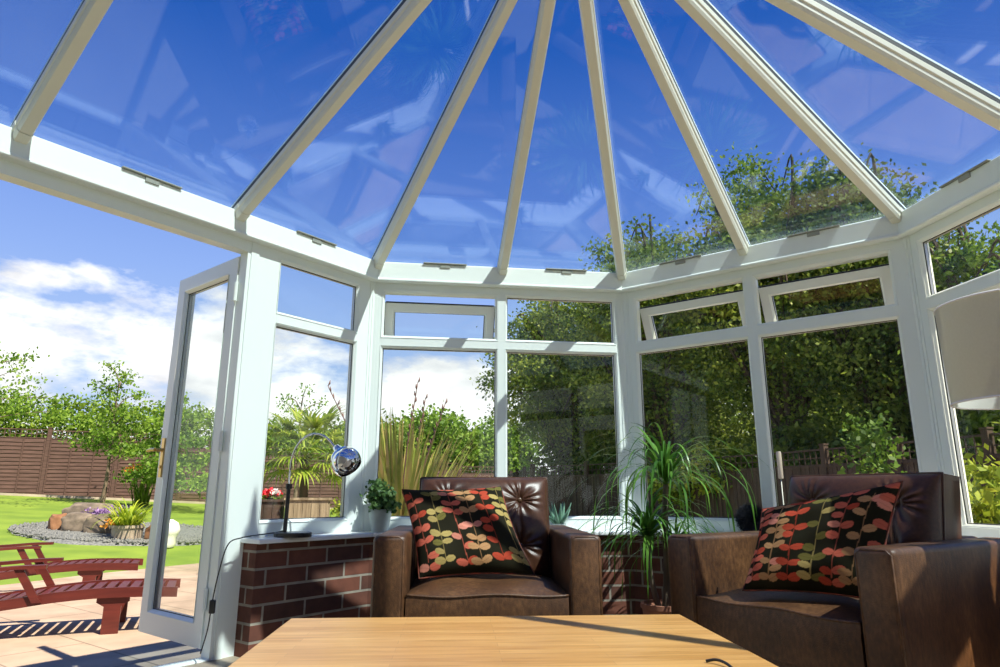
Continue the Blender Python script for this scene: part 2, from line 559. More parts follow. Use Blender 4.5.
def glazing_bead(bm, F, s0, s1, z0, z1, T=None):
    # sloped bead inside, dark gasket at the glass, spacer bar in the pane edge, plain slope outside
    ring(bm, F, s0, s1, z0, z1, 0.016, 0.004, 0.0, -0.012, 0, T)
    ring(bm, F, s0, s1, z0, z1, 0.0, -0.012, 0.0, -0.020, 0, T)
    ring(bm, F, s0, s1, z0, z1, 0.0, -0.020, -0.004, -0.0215, 1, T)
    ring(bm, F, s0, s1, z0, z1, -0.0045, -0.024, -0.0045, -0.038, 2, T)
    ring(bm, F, s0, s1, z0, z1, 0.0, -0.0425, 0.012, -0.066, 0, T)
    ring(bm, F, s0, s1, z0, z1, -0.004, -0.0415, 0.0, -0.0425, 1, T)

def pane(name, F, s0, s1, z0, z1, parent, T=None, label=None):
    bm = bmesh.new()
    tr = (lambda q: F.P(*q)) if T is None else T
    g = 0.004
    c = [tr((s, o, z)) for s in (s0 - g, s1 + g) for o in (-0.022, -0.041) for z in (z0 - g, z1 + g)]
    vs = [bm.verts.new(q) for q in c]
    for q in ((0, 1, 3, 2), (4, 6, 7, 5), (0, 4, 5, 1), (2, 3, 7, 6), (0, 2, 6, 4), (1, 5, 7, 3)):
        bm.faces.new([vs[i] for i in q])
    o = obj(name, bm, M['glass'], parent)
    if label:
        o['label'] = label
    return o

MF = [M['upvc'], M['rubber'], M['alu_spacer']]

def sash(F, s0, s1, z0, z1, parent, ang=24.0, drop=0.072, push=0.035):
    """top-hung vent pushed out on its stays"""
    a = math.radians(ang)
    ov = 0.012
    S0, S1, Z0, Z1 = s0 - ov + 0.014, s1 + ov - 0.014, z0 - 0.0, z1 + ov
    ca, sa = math.cos(a), math.sin(a)
    def T(q):
        s, o, z = q
        dz = z - Z1
        oo, zz = o * ca + dz * sa, dz * ca - o * sa
        return F.P(s, oo - push - 0.02, Z1 - drop + zz)
    h = empty('opening_sash', F.P((s0 + s1) / 2, 0, z1), 0, parent)
    h.location = (0, 0, 0)
    bm = bmesh.new()
    w = 0.052
    def tb(a0, a1, o0, o1, b0, b1, mi=0):
        c = [T((s, o, z)) for s in (a0, a1) for o in (o0, o1) for z in (b0, b1)]
        vs = [bm.verts.new(q) for q in c]
        for q in ((0, 1, 3, 2), (4, 6, 7, 5), (0, 4, 5, 1), (2, 3, 7, 6), (0, 2, 6, 4), (1, 5, 7, 3)):
            bm.faces.new([vs[i] for i in q]).material_index = mi
    tb(S0, S0 + w, 0.004, -0.062, Z0, Z1)
    tb(S1 - w, S1, 0.004, -0.062, Z0, Z1)
    tb(S0 + w, S1 - w, 0.004, -0.062, Z1 - w, Z1)
    tb(S0 + w, S1 - w, 0.004, -0.062, Z0, Z0 + w)
    tb(S0 + 0.004, S1 - 0.004, -0.010, -0.022, Z1, Z1 + 0.008, 1)      # weather seal round the edge
    tb(S0 - 0.006, S0, -0.010, -0.022, Z0, Z1, 1)
    tb(S1, S1 + 0.006, -0.010, -0.022, Z0, Z1, 1)
    glazing_bead(bm, F, S0 + w + 0.012, S1 - w - 0.012, Z0 + w + 0.012, Z1 - w - 0.012, T)
    obj('sash_frame', bm, MF, h)
    pane('pane', F, S0 + w + 0.012, S1 - w - 0.012, Z0 + w + 0.012, Z1 - w - 0.012, h, T)
    bm = bmesh.new()
    m = (s0 + s1) / 2
    tb(m - 0.012, m + 0.012, 0.004, 0.016, Z0 + 0.012, Z0 + 0.046)
    tb(m - 0.007, m + 0.007, 0.016, 0.034, Z0 + 0.022, Z0 + 0.036)
    tb(m - 0.007, m + 0.05, 0.026, 0.036, Z0 + 0.022, Z0 + 0.036)
    obj('sash_handle', bm, MF, h, bevel=0.002)
    return h

def window(n, F, s_lo, s_hi, cols, opens=(), glass_lo=Z_GB):
    """cols: list of (s0,s1) glass columns; transom light over each"""
    root = struct(empty('window_%d' % n))
    ss = [s_lo] + [x for c in cols for x in c] + [s_hi]
    bm = bmesh.new()
    fbox(bm, F, s_lo, cols[0][0] - 0.010, F_IN, F_OUT, Z_SILL, Z_TOP)
    fbox(bm, F, cols[-1][1] + 0.010, s_hi, F_IN, F_OUT, Z_SILL, Z_TOP)
    a, b = cols[0][0] - 0.010, cols[-1][1] + 0.010
    fbox(bm, F, a, b, F_IN, F_OUT, Z_HEAD + 0.010, Z_TOP)
    fbox(bm, F, a, b, F_IN, F_OUT, Z_SILL, glass_lo - 0.010)
    mul = [(cols[i][1] + 0.010, cols[i + 1][0] - 0.010) for i in range(len(cols) - 1)]
    for c in cols:
        k = cols.index(c)
        glazing_bead(bm, F, c[0], c[1], glass_lo, Z_TB)
        if k not in opens:
            glazing_bead(bm, F, c[0], c[1], Z_TT, Z_HEAD)
        else:
            ring(bm, F, c[0], c[1], Z_TT, Z_HEAD, 0.016, 0.004, 0.0, -0.010, 0)
            ring(bm, F, c[0], c[1], Z_TT, Z_HEAD, 0.0, -0.010, 0.0, -0.062, 0)
    obj('window_frame', bm, MF, root)
    for m0, m1 in mul:
        bm = bmesh.new()
        fbox(bm, F, m0, m1, F_IN + 0.002, F_OUT, glass_lo - 0.010, Z_HEAD + 0.010)
        obj('mullion', bm, MF, root)
    for k, c in enumerate(cols):
        bm = bmesh.new()
        fbox(bm, F, c[0] - 0.010, c[1] + 0.010, F_IN + 0.001, F_OUT, Z_TB + 0.010, Z_TT - 0.010)
        obj('transom', bm, MF, root)
        pane('pane', F, c[0], c[1], glass_lo, Z_TB, root)
        if k in opens:
            sash(F, c[0], c[1], Z_TT, Z_HEAD, root)
        else:
            pane('pane', F, c[0], c[1], Z_TT, Z_HEAD, root)
    return root

# each bay facet
w1 = window(1, FL, 0.0, 0.955, [(0.149, 0.735)])
w2 = window(2, FC, 0.0, W, [(0.071, 0.835), (0.916, 1.678)], opens=(0,))
w3 = window(3, FR, 0.0, W, [(0.098, 0.843), (0.925, 1.667)], opens=(0, 1))
w4 = window(4, FS, 0.0, W, [(0.106, 0.85), (0.93, 1.66)])
w5 = window(5, FT, 0.0, HOUSE, [(0.1, 0.92), (1.0, 1.85), (1.93, 2.75), (2.83, 3.62)])

# door post reveals, threshold and door head on the left side
DOOR0, DOOR1 = 0.965, 2.46
frm = struct(empty('door_frame_group'))
frm.name = 'door_2'
bm = bmesh.new()
fbox(bm, FL, 0.80, DOOR0, 0.0, -0.075, 0.0, Z_SILL)                 # post under the window frame, down to the floor
fbox(bm, FL, 0.955, DOOR0, 0.0, -0.075, Z_SILL, Z_TOP)
fbox(bm, FL, 0.895, 0.945, 0.006, 0.0, 0.0, Z_TOP - 0.002)          # cover strip
fbox(bm, FL, DOOR1, DOOR1 + 0.09, 0.0, -0.075, 0.0, Z_TOP)
fbox(bm, FL, DOOR0, DOOR1, 0.0, -0.075, Z_HEAD, Z_TOP)
obj('door_frame', bm, MF, frm)
bm = bmesh.new()
fbox(bm, FL, 0.955, DOOR1, 0.0, -0.085, -0.03, 0.006)
obj('threshold', bm, M['upvc'], frm, bevel=0.003)
bm = bmesh.new()
fbox(bm, FL, DOOR1 + 0.09, HOUSE, 0.0, -0.075, 0.0, Z_TOP)
struct(obj('wall_left_end', bm, M['upvc']))

# open door leaf: hinged on the post, swung out square to the side wall
hx, hy = FL.P(0.972, -0.078, 0)[:2]
ang = math.atan2(0.53, -0.47) + math.radians(1.0)
door = struct(empty('door_1', (hx, hy, 0), ang))
LW, DZ0, DZ1 = 0.715, 0.045, 2.135
class DF:                                        # local: s along leaf, o = +toward the room viewer
    @staticmethod
    def P(s, o, z):
        return (s, o, z)
def dbox(bm, s0, s1, o0, o1, z0, z1, mi=0):
    bx(bm, s0, s1, min(o0, o1), max(o0, o1), z0, z1, None, mi)
# the viewer sees the side facing the +s direction of FL, i.e. local +y or -y
side = 1.0 if Vector((math.cos(ang + math.pi / 2), math.sin(ang + math.pi / 2))).dot(Vector((-R2, -R2))) > 0 else -1.0
bm = bmesh.new()
st = 0.105
dbox(bm, 0, st - 0.012, 0, -0.06 * side, DZ0, DZ1)
dbox(bm, LW - st + 0.012, LW, 0, -0.06 * side, DZ0, DZ1)
dbox(bm, st - 0.012, LW - st + 0.012, 0, -0.06 * side, DZ1 - st + 0.012, DZ1)
dbox(bm, st - 0.012, LW - st + 0.012, 0, -0.06 * side, DZ0, DZ0 + st + 0.01)
dbox(bm, LW, LW + 0.018, -0.030 * side, -0.058 * side, DZ0, DZ1)          # rebate lip on the closing edge
dbox(bm, LW, LW + 0.006, -0.018 * side, -0.026 * side, DZ0, DZ1, 1)
dbox(bm, -0.006, 0.0, -0.018 * side, -0.03 * side, DZ0, DZ1, 1)
T = lambda q: (q[0], q[1] * side, q[2])
glazing_bead(bm, None, st, LW - st, DZ0 + st + 0.022, DZ1 - st, T)
obj('door_leaf_frame', bm, MF, door)
pane('glass_pane', None, st, LW - st, DZ0 + st + 0.022, DZ1 - st, door, T)
bm = bmesh.new()
hs = LW - 0.050
dbox(bm, hs - 0.016, hs + 0.016, 0, 0.009 * side, 0.90, 1.13)
tube(bm, [(hs, 0.005 * side, 1.06), (hs, 0.05 * side, 1.06)], 0.010)
tube(bm, [(hs, 0.05 * side, 1.06), (hs + 0.06, 0.05 * side, 1.062), (hs + 0.115, 0.046 * side, 1.058)], [0.011, 0.010, 0.008])
tube(bm, [(hs, 0.006 * side, 0.96), (hs, 0.016 * side, 0.96)], 0.009)
hd = obj('door_handle', bm, M['brass'], door, smooth=True, angle=35)
hd['label'] = 'brass lever handle'
for hz in (0.28, 1.08, 1.92):
    bm = bmesh.new()
    tube(bm, [(-0.012, 0.006 * side, hz - 0.055), (-0.012, 0.006 * side, hz + 0.055)], 0.011)
    dbox(bm, -0.006, 0.03, 0.0, 0.006 * side, hz - 0.045, hz + 0.045)
    obj('hinge', bm, M['upvc'], door, smooth=True, angle=35)

# corner posts between facets (outer wedge plus slim inner cover strip)
corners = [((0, 0), FL, 0.0, FC, 0.0), ((W, 0), FC, W, FR, 0.0), (cS, FR, W, FS, 0.0), (cT, FS, W, FT, 0.0)]
for i, (c, Fa, sa, Fb, sb) in enumerate(corners):
    root = struct(empty('trim_%d' % (i + 1)))
    bm = bmesh.new()
    pa, pb = Fa.P(sa, F_OUT, 0)[:2], Fb.P(sb, F_OUT, 0)[:2]
    nn = -(Fa.n + Fb.n); nn /= np.linalg.norm(nn)
    tip = np.array(c) + nn * 0.085
    prism(bm, [tuple(np.array(c) - nn * 0.001), pa, tuple(tip), pb], 0.3, Z_TOP)
    obj('corner_post', bm, M['upvc'], root)
    bm = bmesh.new()
    # inner cover strip: flat faces each side of the corner
    sgn_a = 1 if Fa is FL else -1
    for wd, th in ((0.040, 0.004), (0.022, 0.008)):
        qa = Fa.P(sa + sgn_a * wd, 0.0, 0)[:2]
        qa2 = Fa.P(sa + sgn_a * wd, th, 0)[:2]
        qb = Fb.P(sb + wd, 0.0, 0)[:2]
        qb2 = Fb.P(sb + wd, th, 0)[:2]
        cin = np.array(c) - nn * th * 1.082
        prism(bm, [c, qa, qa2, tuple(cin), qb2, qb], Z_SILL, Z_TOP)
    obj('cover_strip', bm, M['upvc'], root)

# eaves beams (box fascia with an overhanging bead), mitred at the corners
T22 = math.tan(math.radians(22.5))
EAVE_T = 2.358
spans = [(FL, 0.0, HOUSE, True, False), (FC, 0.0, W, True, True), (FR, 0.0, W, True, True), (FS, 0.0, W, True, True), (FT, 0.0, HOUSE, True, False)]
BEAM = []
for i, (F, s0, s1, m0, m1) in enumerate(spans):
    root = struct(empty('trim_%d' % (i + 11)))
    BEAM.append(root)
    bm = bmesh.new()
    prof = [(-0.12, Z_TOP), (0.046, Z_TOP), (0.052, Z_TOP + 0.006), (0.052, Z_TOP + 0.014), (0.042, Z_TOP + 0.024), (0.036, EAVE_T - 0.008), (0.028, EAVE_T), (-0.12, EAVE_T)]
    A = [F.P(s0 + (o * T22 if m0 else 0), o, z) for o, z in prof]
    B = [F.P(s1 - (o * T22 if m1 else 0), o, z) for o, z in prof]
    loft(bm, A, B)
    obj('eaves_beam', bm, M['upvc'], root)

# roof
SL = 0.525
ZG0 = 2.368
AP = W / 2 * (1 + math.sqrt(2))
CX, CY = W / 2, -AP
def zg(o):
    return ZG0 + SL * (o - 0.03)
APEX = Vector((CX, CY, zg(AP)))
ceil = struct(empty('ceiling'))
PROF = [(-0.036, 0.0), (-0.036, -0.026), (-0.030, -0.032), (-0.030, -0.050), (-0.023, -0.066), (0.023, -0.066), (0.030, -0.050), (0.030, -0.032), (0.036, -0.026), (0.036, 0.0)]
CAP = [(-0.034, 0.026), (-0.034, 0.036), (-0.020, 0.052), (0.020, 0.052), (0.034, 0.036), (0.034, 0.026)]
SEAL = [(-0.033, 0.0), (-0.033, 0.026), (0.033, 0.026), (0.033, 0.0)]
def rafter(A, B):
    A, B = Vector(A), Vector(B)
    d = (B - A).normalized()
    h = Vector((d.y, -d.x, 0)).normalized()
    u = h.cross(d).normalized()
    if u.z < 0:
        u = -u
    r = empty('rafter', (0, 0, 0), 0, ceil)
    for nm, pr, m in (('cladding', PROF, M['upvc_cream']), ('glazing_seal', SEAL, M['rubber']), ('top_cap', CAP, M['upvc'])):
        bm = bmesh.new()
        loft(bm, [A + h * x + u * y for x, y in pr], [B + h * x + u * y for x, y in pr])
        obj(nm, bm, m, r)
    # moulded end block where the rafter meets the beam
    bm = bmesh.new()
    e = 0.045
    A1, A2 = A + d * 0.02, A + d * (0.02 + e)
    big = [(x * 1.06, y * 1.06 if y < -0.03 else y) for x, y in PROF]
    loft(bm, [A1 + h * x + u * y for x, y in big], [A2 + h * x + u * y for x, y in big])
    obj('end_block', bm, M['upvc_cream'], r)
    return r
def ev(F, s, o=0.0):
    return F.P(s, o, zg(o))
JL = [1.055, 2.12, 3.1]
def ridge_pt(s):
    q = FL.P(s, AP, zg(AP))
    return q
for F, s in ((FL, 0.0), (FC, W / 2), (FR, 0.0), (FR, W / 2), (FS, 0.0), (FS, W / 2), (FT, 0.0)):
    rafter(ev(F, s), APEX)
for s in JL:
    rafter(ev(FL, s), ridge_pt(s))
    rafter(ev(FT, s), ridge_pt(s))
bm = bmesh.new()
ra, rb = Vector(ridge_pt(AP - AP + W / 2 - 0.05)), Vector(ridge_pt(HOUSE))
d = (rb - ra).normalized(); h = Vector((d.y, -d.x, 0))
loft(bm, [ra + h * x + Vector((0, 0, y)) for x, y in ((-0.07, -0.06), (0.07, -0.06), (0.07, 0.05), (0.03, 0.12), (-0.03, 0.12), (-0.07, 0.05))],
     [rb + h * x + Vector((0, 0, y)) for x, y in ((-0.07, -0.06), (0.07, -0.06), (0.07, 0.05), (0.03, 0.12), (-0.03, 0.12), (-0.07, 0.05))])
obj('ridge_beam', bm, M['upvc'], ceil)
bm = bmesh.new()
lathe(bm, [(0, -0.09), (0.10, -0.09), (0.14, -0.05), (0.14, 0.06), (0.06, 0.10), (0.035, 0.16), (0.06, 0.22), (0.06, 0.30), (0.03, 0.36), (0.02, 0.48), (0, 0.60)], 24, APEX)
obj('finial', bm, M['upvc'], ceil, smooth=True, angle=40)
def roofpane(pts):
    a = [Vector(p) for p in pts]
    n = (a[1] - a[0]).cross(a[2] - a[0]).normalized()
    if n.z < 0:
        n = -n
    bm = bmesh.new()
    loft(bm, [p + n * 0.003 for p in a], [p + n * 0.022 for p in a])
    obj('roof_pane', bm, M['roof_glass'], ceil)
for F in (FC, FR, FS):
    roofpane([ev(F, 0, -0.04), ev(F, W / 2, -0.04), APEX])
    roofpane([ev(F, W / 2, -0.04), ev(F, W, -0.04), APEX])
for F in (FL, FT):
    ss = [0.0] + JL + [HOUSE]
    for a, b in zip(ss[:-1], ss[1:]):
        top = [ridge_pt(b), ridge_pt(a)] if a > 0 else [ridge_pt(b), tuple(APEX)]
        roofpane([ev(F, a, -0.04), ev(F, b, -0.04)] + top)
# trickle vents and brackets along the beams
vents = [(0, FL, 0.53), (0, FL, 1.55), (0, FL, 2.55), (1, FC, W * .27), (1, FC, W * .76), (2, FR, W * .26), (2, FR, W * .74), (3, FS, W * .28), (3, FS, W * .75)]
for bi, F, s in vents:
    v = empty('eaves_vent', (0, 0, 0), 0, BEAM[bi])
    bm = bmesh.new()
    fbox(bm, F, s - 0.15, s + 0.15, 0.050, 0.024, EAVE_T - 0.003, EAVE_T + 0.005)
    obj('vent_slot', bm, M['vent'], v, bevel=0.003)
    bm = bmesh.new()
    fbox(bm, F, s - 0.035, s + 0.035, 0.044, 0.030, EAVE_T - 0.030, EAVE_T - 0.004)
    obj('vent_tab', bm, M['vent'], v, bevel=0.002)

# dwarf brick walls with window boards
def brick_wall(name, F, s0, s1, m0, m1, z1, oin=0.12, oout=-0.10):
    bm = bmesh.new()
    pts = [(s0 + (oin * T22 if m0 else 0), oin), (s1 - (oin * T22 if m1 else 0), oin), (s1 - (oout * T22 if m1 else 0), oout), (s0 + (oout * T22 if m0 else 0), oout)]
    uvl = bm.loops.layers.uv.new('UVMap')
    lo = [bm.verts.new(F.P(s, o, -0.25)) for s, o in pts]
    hi = [bm.verts.new(F.P(s, o, z1)) for s, o in pts]
    for i in range(4):
        j = (i + 1) % 4
        f = bm.faces.new([lo[i], lo[j], hi[j], hi[i]])
        if i in (0, 2):
            us = (pts[i][0], pts[j][0])
        else:
            us = (pts[i][0] + (0.12 - pts[i][1]), pts[j][0] + (0.12 - pts[j][1]))
        for l, (u, v) in zip(f.loops, ((us[0], 0), (us[1], 0), (us[1], z1 + .25), (us[0], z1 + .25))):
            l[uvl].uv = (u + 5.0, v + 0.030)
    bm.faces.new(lo[::-1]); bm.faces.new(hi)
    return struct(obj(name, bm, M['brick']))
def sill_board(F, s0, s1, m0, m1, parent, oin=0.172):
    bm = bmesh.new()
    z0, z1 = 0.5525, 0.578
    pts = [(s0 + (oin * T22 if m0 else 0), oin), (s1 - (oin * T22 if m1 else 0), oin), (s1, 0.0), (s0, 0.0)]
    prism(bm, [F.P(s, o, 0)[:2] for s, o in pts], z0, z1)
    return obj('window_sill', bm, M['sill'], parent, bevel=0.006)
brick_wall('wall_left', FL, 0.0, 0.83, True, False, 0.5525)
brick_wall('wall_front', FC, 0.0, W, True, True, 0.5525)
brick_wall('wall_right', FR, 0.0, W, True, True, 0.5525)
brick_wall('wall_far_right', FS, 0.0, W, True, True, 0.5525)
brick_wall('wall_right_side', FT, 0.0, HOUSE, True, False, 0.5525)
sill_board(FL, 0.0, 0.85, True, False, w1)
sill_board(FC, 0.0, W, True, True, w2)
sill_board(FR, 0.0, W, True, True, w3)
sill_board(FS, 0.0, W, True, True, w4)
sill_board(FT, 0.0, HOUSE, True, False, w5)

# house wall behind the room, and the floor
bm = bmesh.new()
q = [FL.P(HOUSE, -1.5, 0)[:2], FL.P(HOUSE, 2 * AP + 1.5, 0)[:2], FL.P(HOUSE + 0.3, 2 * AP + 1.5, 0)[:2], FL.P(HOUSE + 0.3, -1.5, 0)[:2]]
prism(bm, q, -0.25, 3.3)
struct(obj('wall_back', bm, M['plaster']))
bm = bmesh.new()
fl = [FL.P(0, 0, 0)[:2], (W, 0), cS, cT, FT.P(HOUSE, 0, 0)[:2], FL.P(HOUSE, 0, 0)[:2]]
prism(bm, fl, -0.25, 0.0)
struct(obj('floor', bm, M['tile']))

# ------------------------------------------------------------------ furniture
def uvgrid(nx, ny):
    F = []
    for j in range(ny - 1):
        for i in range(nx - 1):
            a = j * nx + i
            F.append((a, a + 1, a + 1 + nx, a + nx))
    return np.array(F)

def armchair(label, loc, rotz):
    """origin: floor under the middle of the front; +x to the viewer's right, +y to the back"""
    t = thing('armchair', label, 'armchair', loc, rotz, 'brown leather armchairs')
    HW, AW, D = 0.475, 0.138, 0.98
    for sx in (-1, 1):
        bm = bmesh.new()
        x0, x1 = (HW - AW, HW) if sx > 0 else (-HW, -HW + AW)
        rounded_box(bm, x0, x1, 0.0, D, 0.07, 0.637, 0.022)
        a = obj('armrest', bm, M['leather'], t, smooth=True)
        # welt round the front panel
        bm = bmesh.new()
        r = 0.0045
        e = 0.012
        loop = [(x0 + e, 0.004, 0.08), (x0 + e, 0.004, 0.615), (x0 + 0.03, 0.006, 0.630), (x1 - 0.03, 0.006, 0.630), (x1 - e, 0.004, 0.615), (x1 - e, 0.004, 0.08)]
        tube(bm, loop, r, 6)
        obj('piping', bm, M['leather'], a, smooth=True)
    # front rail / base
    bm = bmesh.new()
    rounded_box(bm, -HW + AW - 0.01, HW - AW + 0.01, 0.025, D - 0.05, 0.075, 0.24, 0.015)
    obj('base', bm, M['leather'], t, smooth=True)
    # seat cushion: boxed, crowned top
    nx, ny = 40, 40
    xs = np.linspace(-1, 1, nx); ys = np.linspace(-1, 1, ny)
    X, Y = np.meshgrid(xs, ys)
    w, l = HW - AW - 0.004, 0.36
    sup = lambda a: np.sign(a) * (1 - (1 - np.abs(a)) ** 1.0)
    crown = 0.045 * (1 - X ** 4) * (1 - Y ** 4) + 0.006 * np.sin(X * 5 + 1) * np.sin(Y * 4)
    V = np.stack([X * w, 0.012 + l + Y * l - 0.012 * (1 - X ** 4) * np.clip(-Y, 0, 1) ** 6, 0.40 + crown], -1).reshape(-1, 3)
    bm = bmesh.new()
    vs = [bm.verts.new(v) for v in V]
    for f in uvgrid(nx, ny):
        bm.faces.new([vs[i] for i in f])
    edge = [i for i in range(nx)] + [(j + 1) * nx - 1 for j in range(1, ny)] + [(ny - 1) * nx + i for i in range(nx - 2, -1, -1)] + [j * nx for j in range(ny - 2, 0, -1)]
    prev = [vs[i] for i in edge]
    for dz, infl in ((0.05, 0.006), (0.11, 0.005), (0.17, 0.0)):
        cur = []
        for i in edge:
            x, y, z = V[i]
            sc = 1 + infl / max(w, l)
            cur.append(bm.verts.new((x * sc if abs(x) < w else x, (y - 0.012 - l) * sc + 0.012 + l, 0.40 - dz)))
        n = len(edge)
        for k in range(n):
            bm.faces.new([prev[k], cur[k], cur[(k + 1) % n], prev[(k + 1) % n]])
        prev = cur
    seat = obj('seat_cushion', bm, M['leather'], t, smooth=True, angle=50)
    bm = bmesh.new()
    tube(bm, [tuple(V[i] + np.array([0, -0.001, 0.001])) for i in edge[:nx]], 0.005, 6)
    obj('piping', bm, M['leather'], seat, smooth=True)
    # back frame
    bm = bmesh.new()
    rounded_box(bm, -HW + AW - 0.01, HW - AW + 0.01, D - 0.16, D - 0.005, 0.10, 0.64, 0.03)
    obj('back_frame', bm, M['leather'], t, smooth=True)
    # tufted back cushion, leaning back
    bw, bh, th = HW - AW - 0.004, 0.505, 0.20
    nx, ny = 110, 90
    u = np.linspace(-1, 1, nx); v = np.linspace(0, 1, ny)
    U, Vv = np.meshgrid(u, v)
    sidef = (1 - np.abs(U) ** 5) * (1 - np.abs(2 * Vv - 1) ** 5)
    hgt = 0.085 * np.clip(sidef, 0, 1) ** 0.5
    px, pz = U * bw, Vv * bh
    for bxx in (-0.55, 0.55):
        for bzz in (0.31, 0.76):
            dx, dz = px - bxx * bw, pz - bzz * bh
            r = np.hypot(dx, dz)
            th_ = np.arctan2(dz, dx)
            hgt -= 0.036 * np.exp(-r / 0.035)
            hgt += 0.0050 * np.sin(th_ * 13 + 2.2 * np.sin(3 * th_)) * np.exp(-((r - 0.055) / 0.05) ** 2)
    hgt -= 0.012 * np.exp(-(np.abs(np.abs(px) - 0.55 * bw) / 0.008)) * (np.abs(Vv - 0.535) < 0.225)
    # front skin points toward -y ; lean 16 degrees
    lean = math.radians(15)
    y0 = 0.60
    def place(px, h, pz):
        y = -h
        return np.stack([px, y0 + pz * math.sin(lean) + y * math.cos(lean), 0.40 + pz * math.cos(lean) + (-y) * math.sin(lean) * 0.3], -1)
    Vf = place(px, hgt, pz).reshape(-1, 3)
    Vb = place(px, np.full_like(px, -th + 0.05) - 0.02 * np.clip(sidef, 0, 1) ** .5, pz).reshape(-1, 3)
    bm = bmesh.new()
    vf = [bm.verts.new(p) for p in Vf]
    vb = [bm.verts.new(p) for p in Vb]
    for f in uvgrid(nx, ny):
        bm.faces.new([vf[i] for i in f])
        bm.faces.new([vb[i] for i in f[::-1]])
    edge = [i for i in range(nx)] + [(j + 1) * nx - 1 for j in range(1, ny)] + [(ny - 1) * nx + i for i in range(nx - 2, -1, -1)] + [j * nx for j in range(ny - 2, 0, -1)]
    mid = []
    n = len(edge)
    for k in range(n):
        a, b = Vf[edge[k]], Vb[edge[k]]
        mid.append(bm.verts.new(a * 0.5 + b * 0.5))
    for k in range(n):
        k2 = (k + 1) % n
        bm.faces.new([vf[edge[k]], vf[edge[k2]], mid[k2], mid[k]])
        bm.faces.new([mid[k], mid[k2], vb[edge[k2]], vb[edge[k]]])
    bc = obj('back_cushion', bm, M['leather_gloss'], t, smooth=True, angle=60)
    bm = bmesh.new()
    pp = [tuple(Vf[i]) for i in edge]
    tube(bm, pp[::2] + [pp[0]], 0.0055, 6, caps=False)
    obj('piping', bm, M['leather_gloss'], bc, smooth=True)
    for bxx in (-0.55, 0.55):
        for bzz in (0.31, 0.76):
            c = place(np.array([bxx * bw]), np.array([0.052]), np.array([bzz * bh]))[0]
            bm = bmesh.new()
            bmesh.ops.create_uvsphere(bm, u_segments=16, v_segments=8, radius=0.013)
            for vv in bm.verts:
                vv.co = Vector((vv.co.x, vv.co.y * 0.6, vv.co.z)) + Vector(c)
            obj('button', bm, M['button'], bc, smooth=True)
    for sx in (-1, 1):
        for yy in (0.06, D - 0.06):
            bm = bmesh.new()
            lathe(bm, [(0, 0), (0.020, 0), (0.028, 0.075), (0, 0.075)], 14, (sx * (HW - 0.06), yy, 0))
            obj('leg', bm, M['dark_wood'], t, smooth=True, angle=40)
    return t

ch1_loc, ch1_rot = (0.60, -1.565, 0), math.radians(-5)
ch2_loc, ch2_rot = (1.572, -2.0, 0), math.radians(-64.3)
armchair('brown leather armchair facing the coffee table, tufted back, stood under the front windows', ch1_loc, ch1_rot)
armchair('brown leather armchair turned sideways at the right of the table, its outer arm nearest', ch2_loc, ch2_rot)

# printed scatter cushions
CLR = {'coral': (0.56, 0.125, 0.075), 'red': (0.42, 0.060, 0.030), 'tan': (0.42, 0.225, 0.100), 'mustard': (0.38, 0.28, 0.095), 'olive': (0.135, 0.115, 0.030), 'pink': (0.60, 0.22, 0.15)}
def print_colors(S, Tt, seed):
    rng = random.Random(seed)
    base = np.array([0.016, 0.0145, 0.0075])
    C = np.tile(base, S.shape + (1,)) * (1.0 + 0.30 * (np.sin(S * 11 + 1) * np.sin(Tt * 3))[..., None])
    order = ['tan', 'coral', 'mustard', 'coral', 'tan', 'red', 'mustard', 'coral']
    x = -0.42
    k = 0
    while x < 0.52:
        c0 = order[(k + seed) % len(order)]
        slope = rng.uniform(-0.06, 0.06)
        line = np.abs(S - (x + slope * Tt)) < 0.0035
        t0, t1 = rng.uniform(-0.46, -0.38), rng.uniform(0.36, 0.46)
        C[line & (Tt > t0) & (Tt < t1)] = np.array(CLR[c0]) * 0.6
        y = -0.47 + rng.uniform(0.02, 0.09)
        while y < 0.47:
            for sd in (-1, 1):
                if rng.random() < 0.12:
                    continue
                a = sd * rng.uniform(0.15, 0.60)
                rx, ry = rng.uniform(0.044, 0.054), rng.uniform(0.030, 0.038)
                cx = x + slope * y + sd * (rx * math.cos(a) + 0.002)
                cy = y + abs(rx * math.sin(a)) + rng.uniform(-0.012, 0.012)
                dx, dy = S - cx, Tt - cy
                ux, uy = dx * math.cos(a) + dy * math.sin(a), -dx * math.sin(a) + dy * math.cos(a)
                q = (ux / rx) ** 2 + (uy / ry) ** 2
                nm = c0
                if c0 == 'coral' and rng.random() < 0.30:
                    nm = rng.choice(('red', 'pink'))
                if c0 == 'mustard' and rng.random() < 0.4:
                    nm = 'olive'
                if c0 == 'tan' and rng.random() < 0.2:
                    nm = 'pink'
                col = np.array(CLR[nm]) * rng.uniform(0.85, 1.1)
                C[q < 1] = col
                C[(q < 1) & (np.abs(uy) < 0.0028)] = col * 0.78
            y += rng.choice((0.085, 0.10, 0.135, 0.16))
        x += rng.choice((0.145, 0.160, 0.175))
        k += 1
    return C

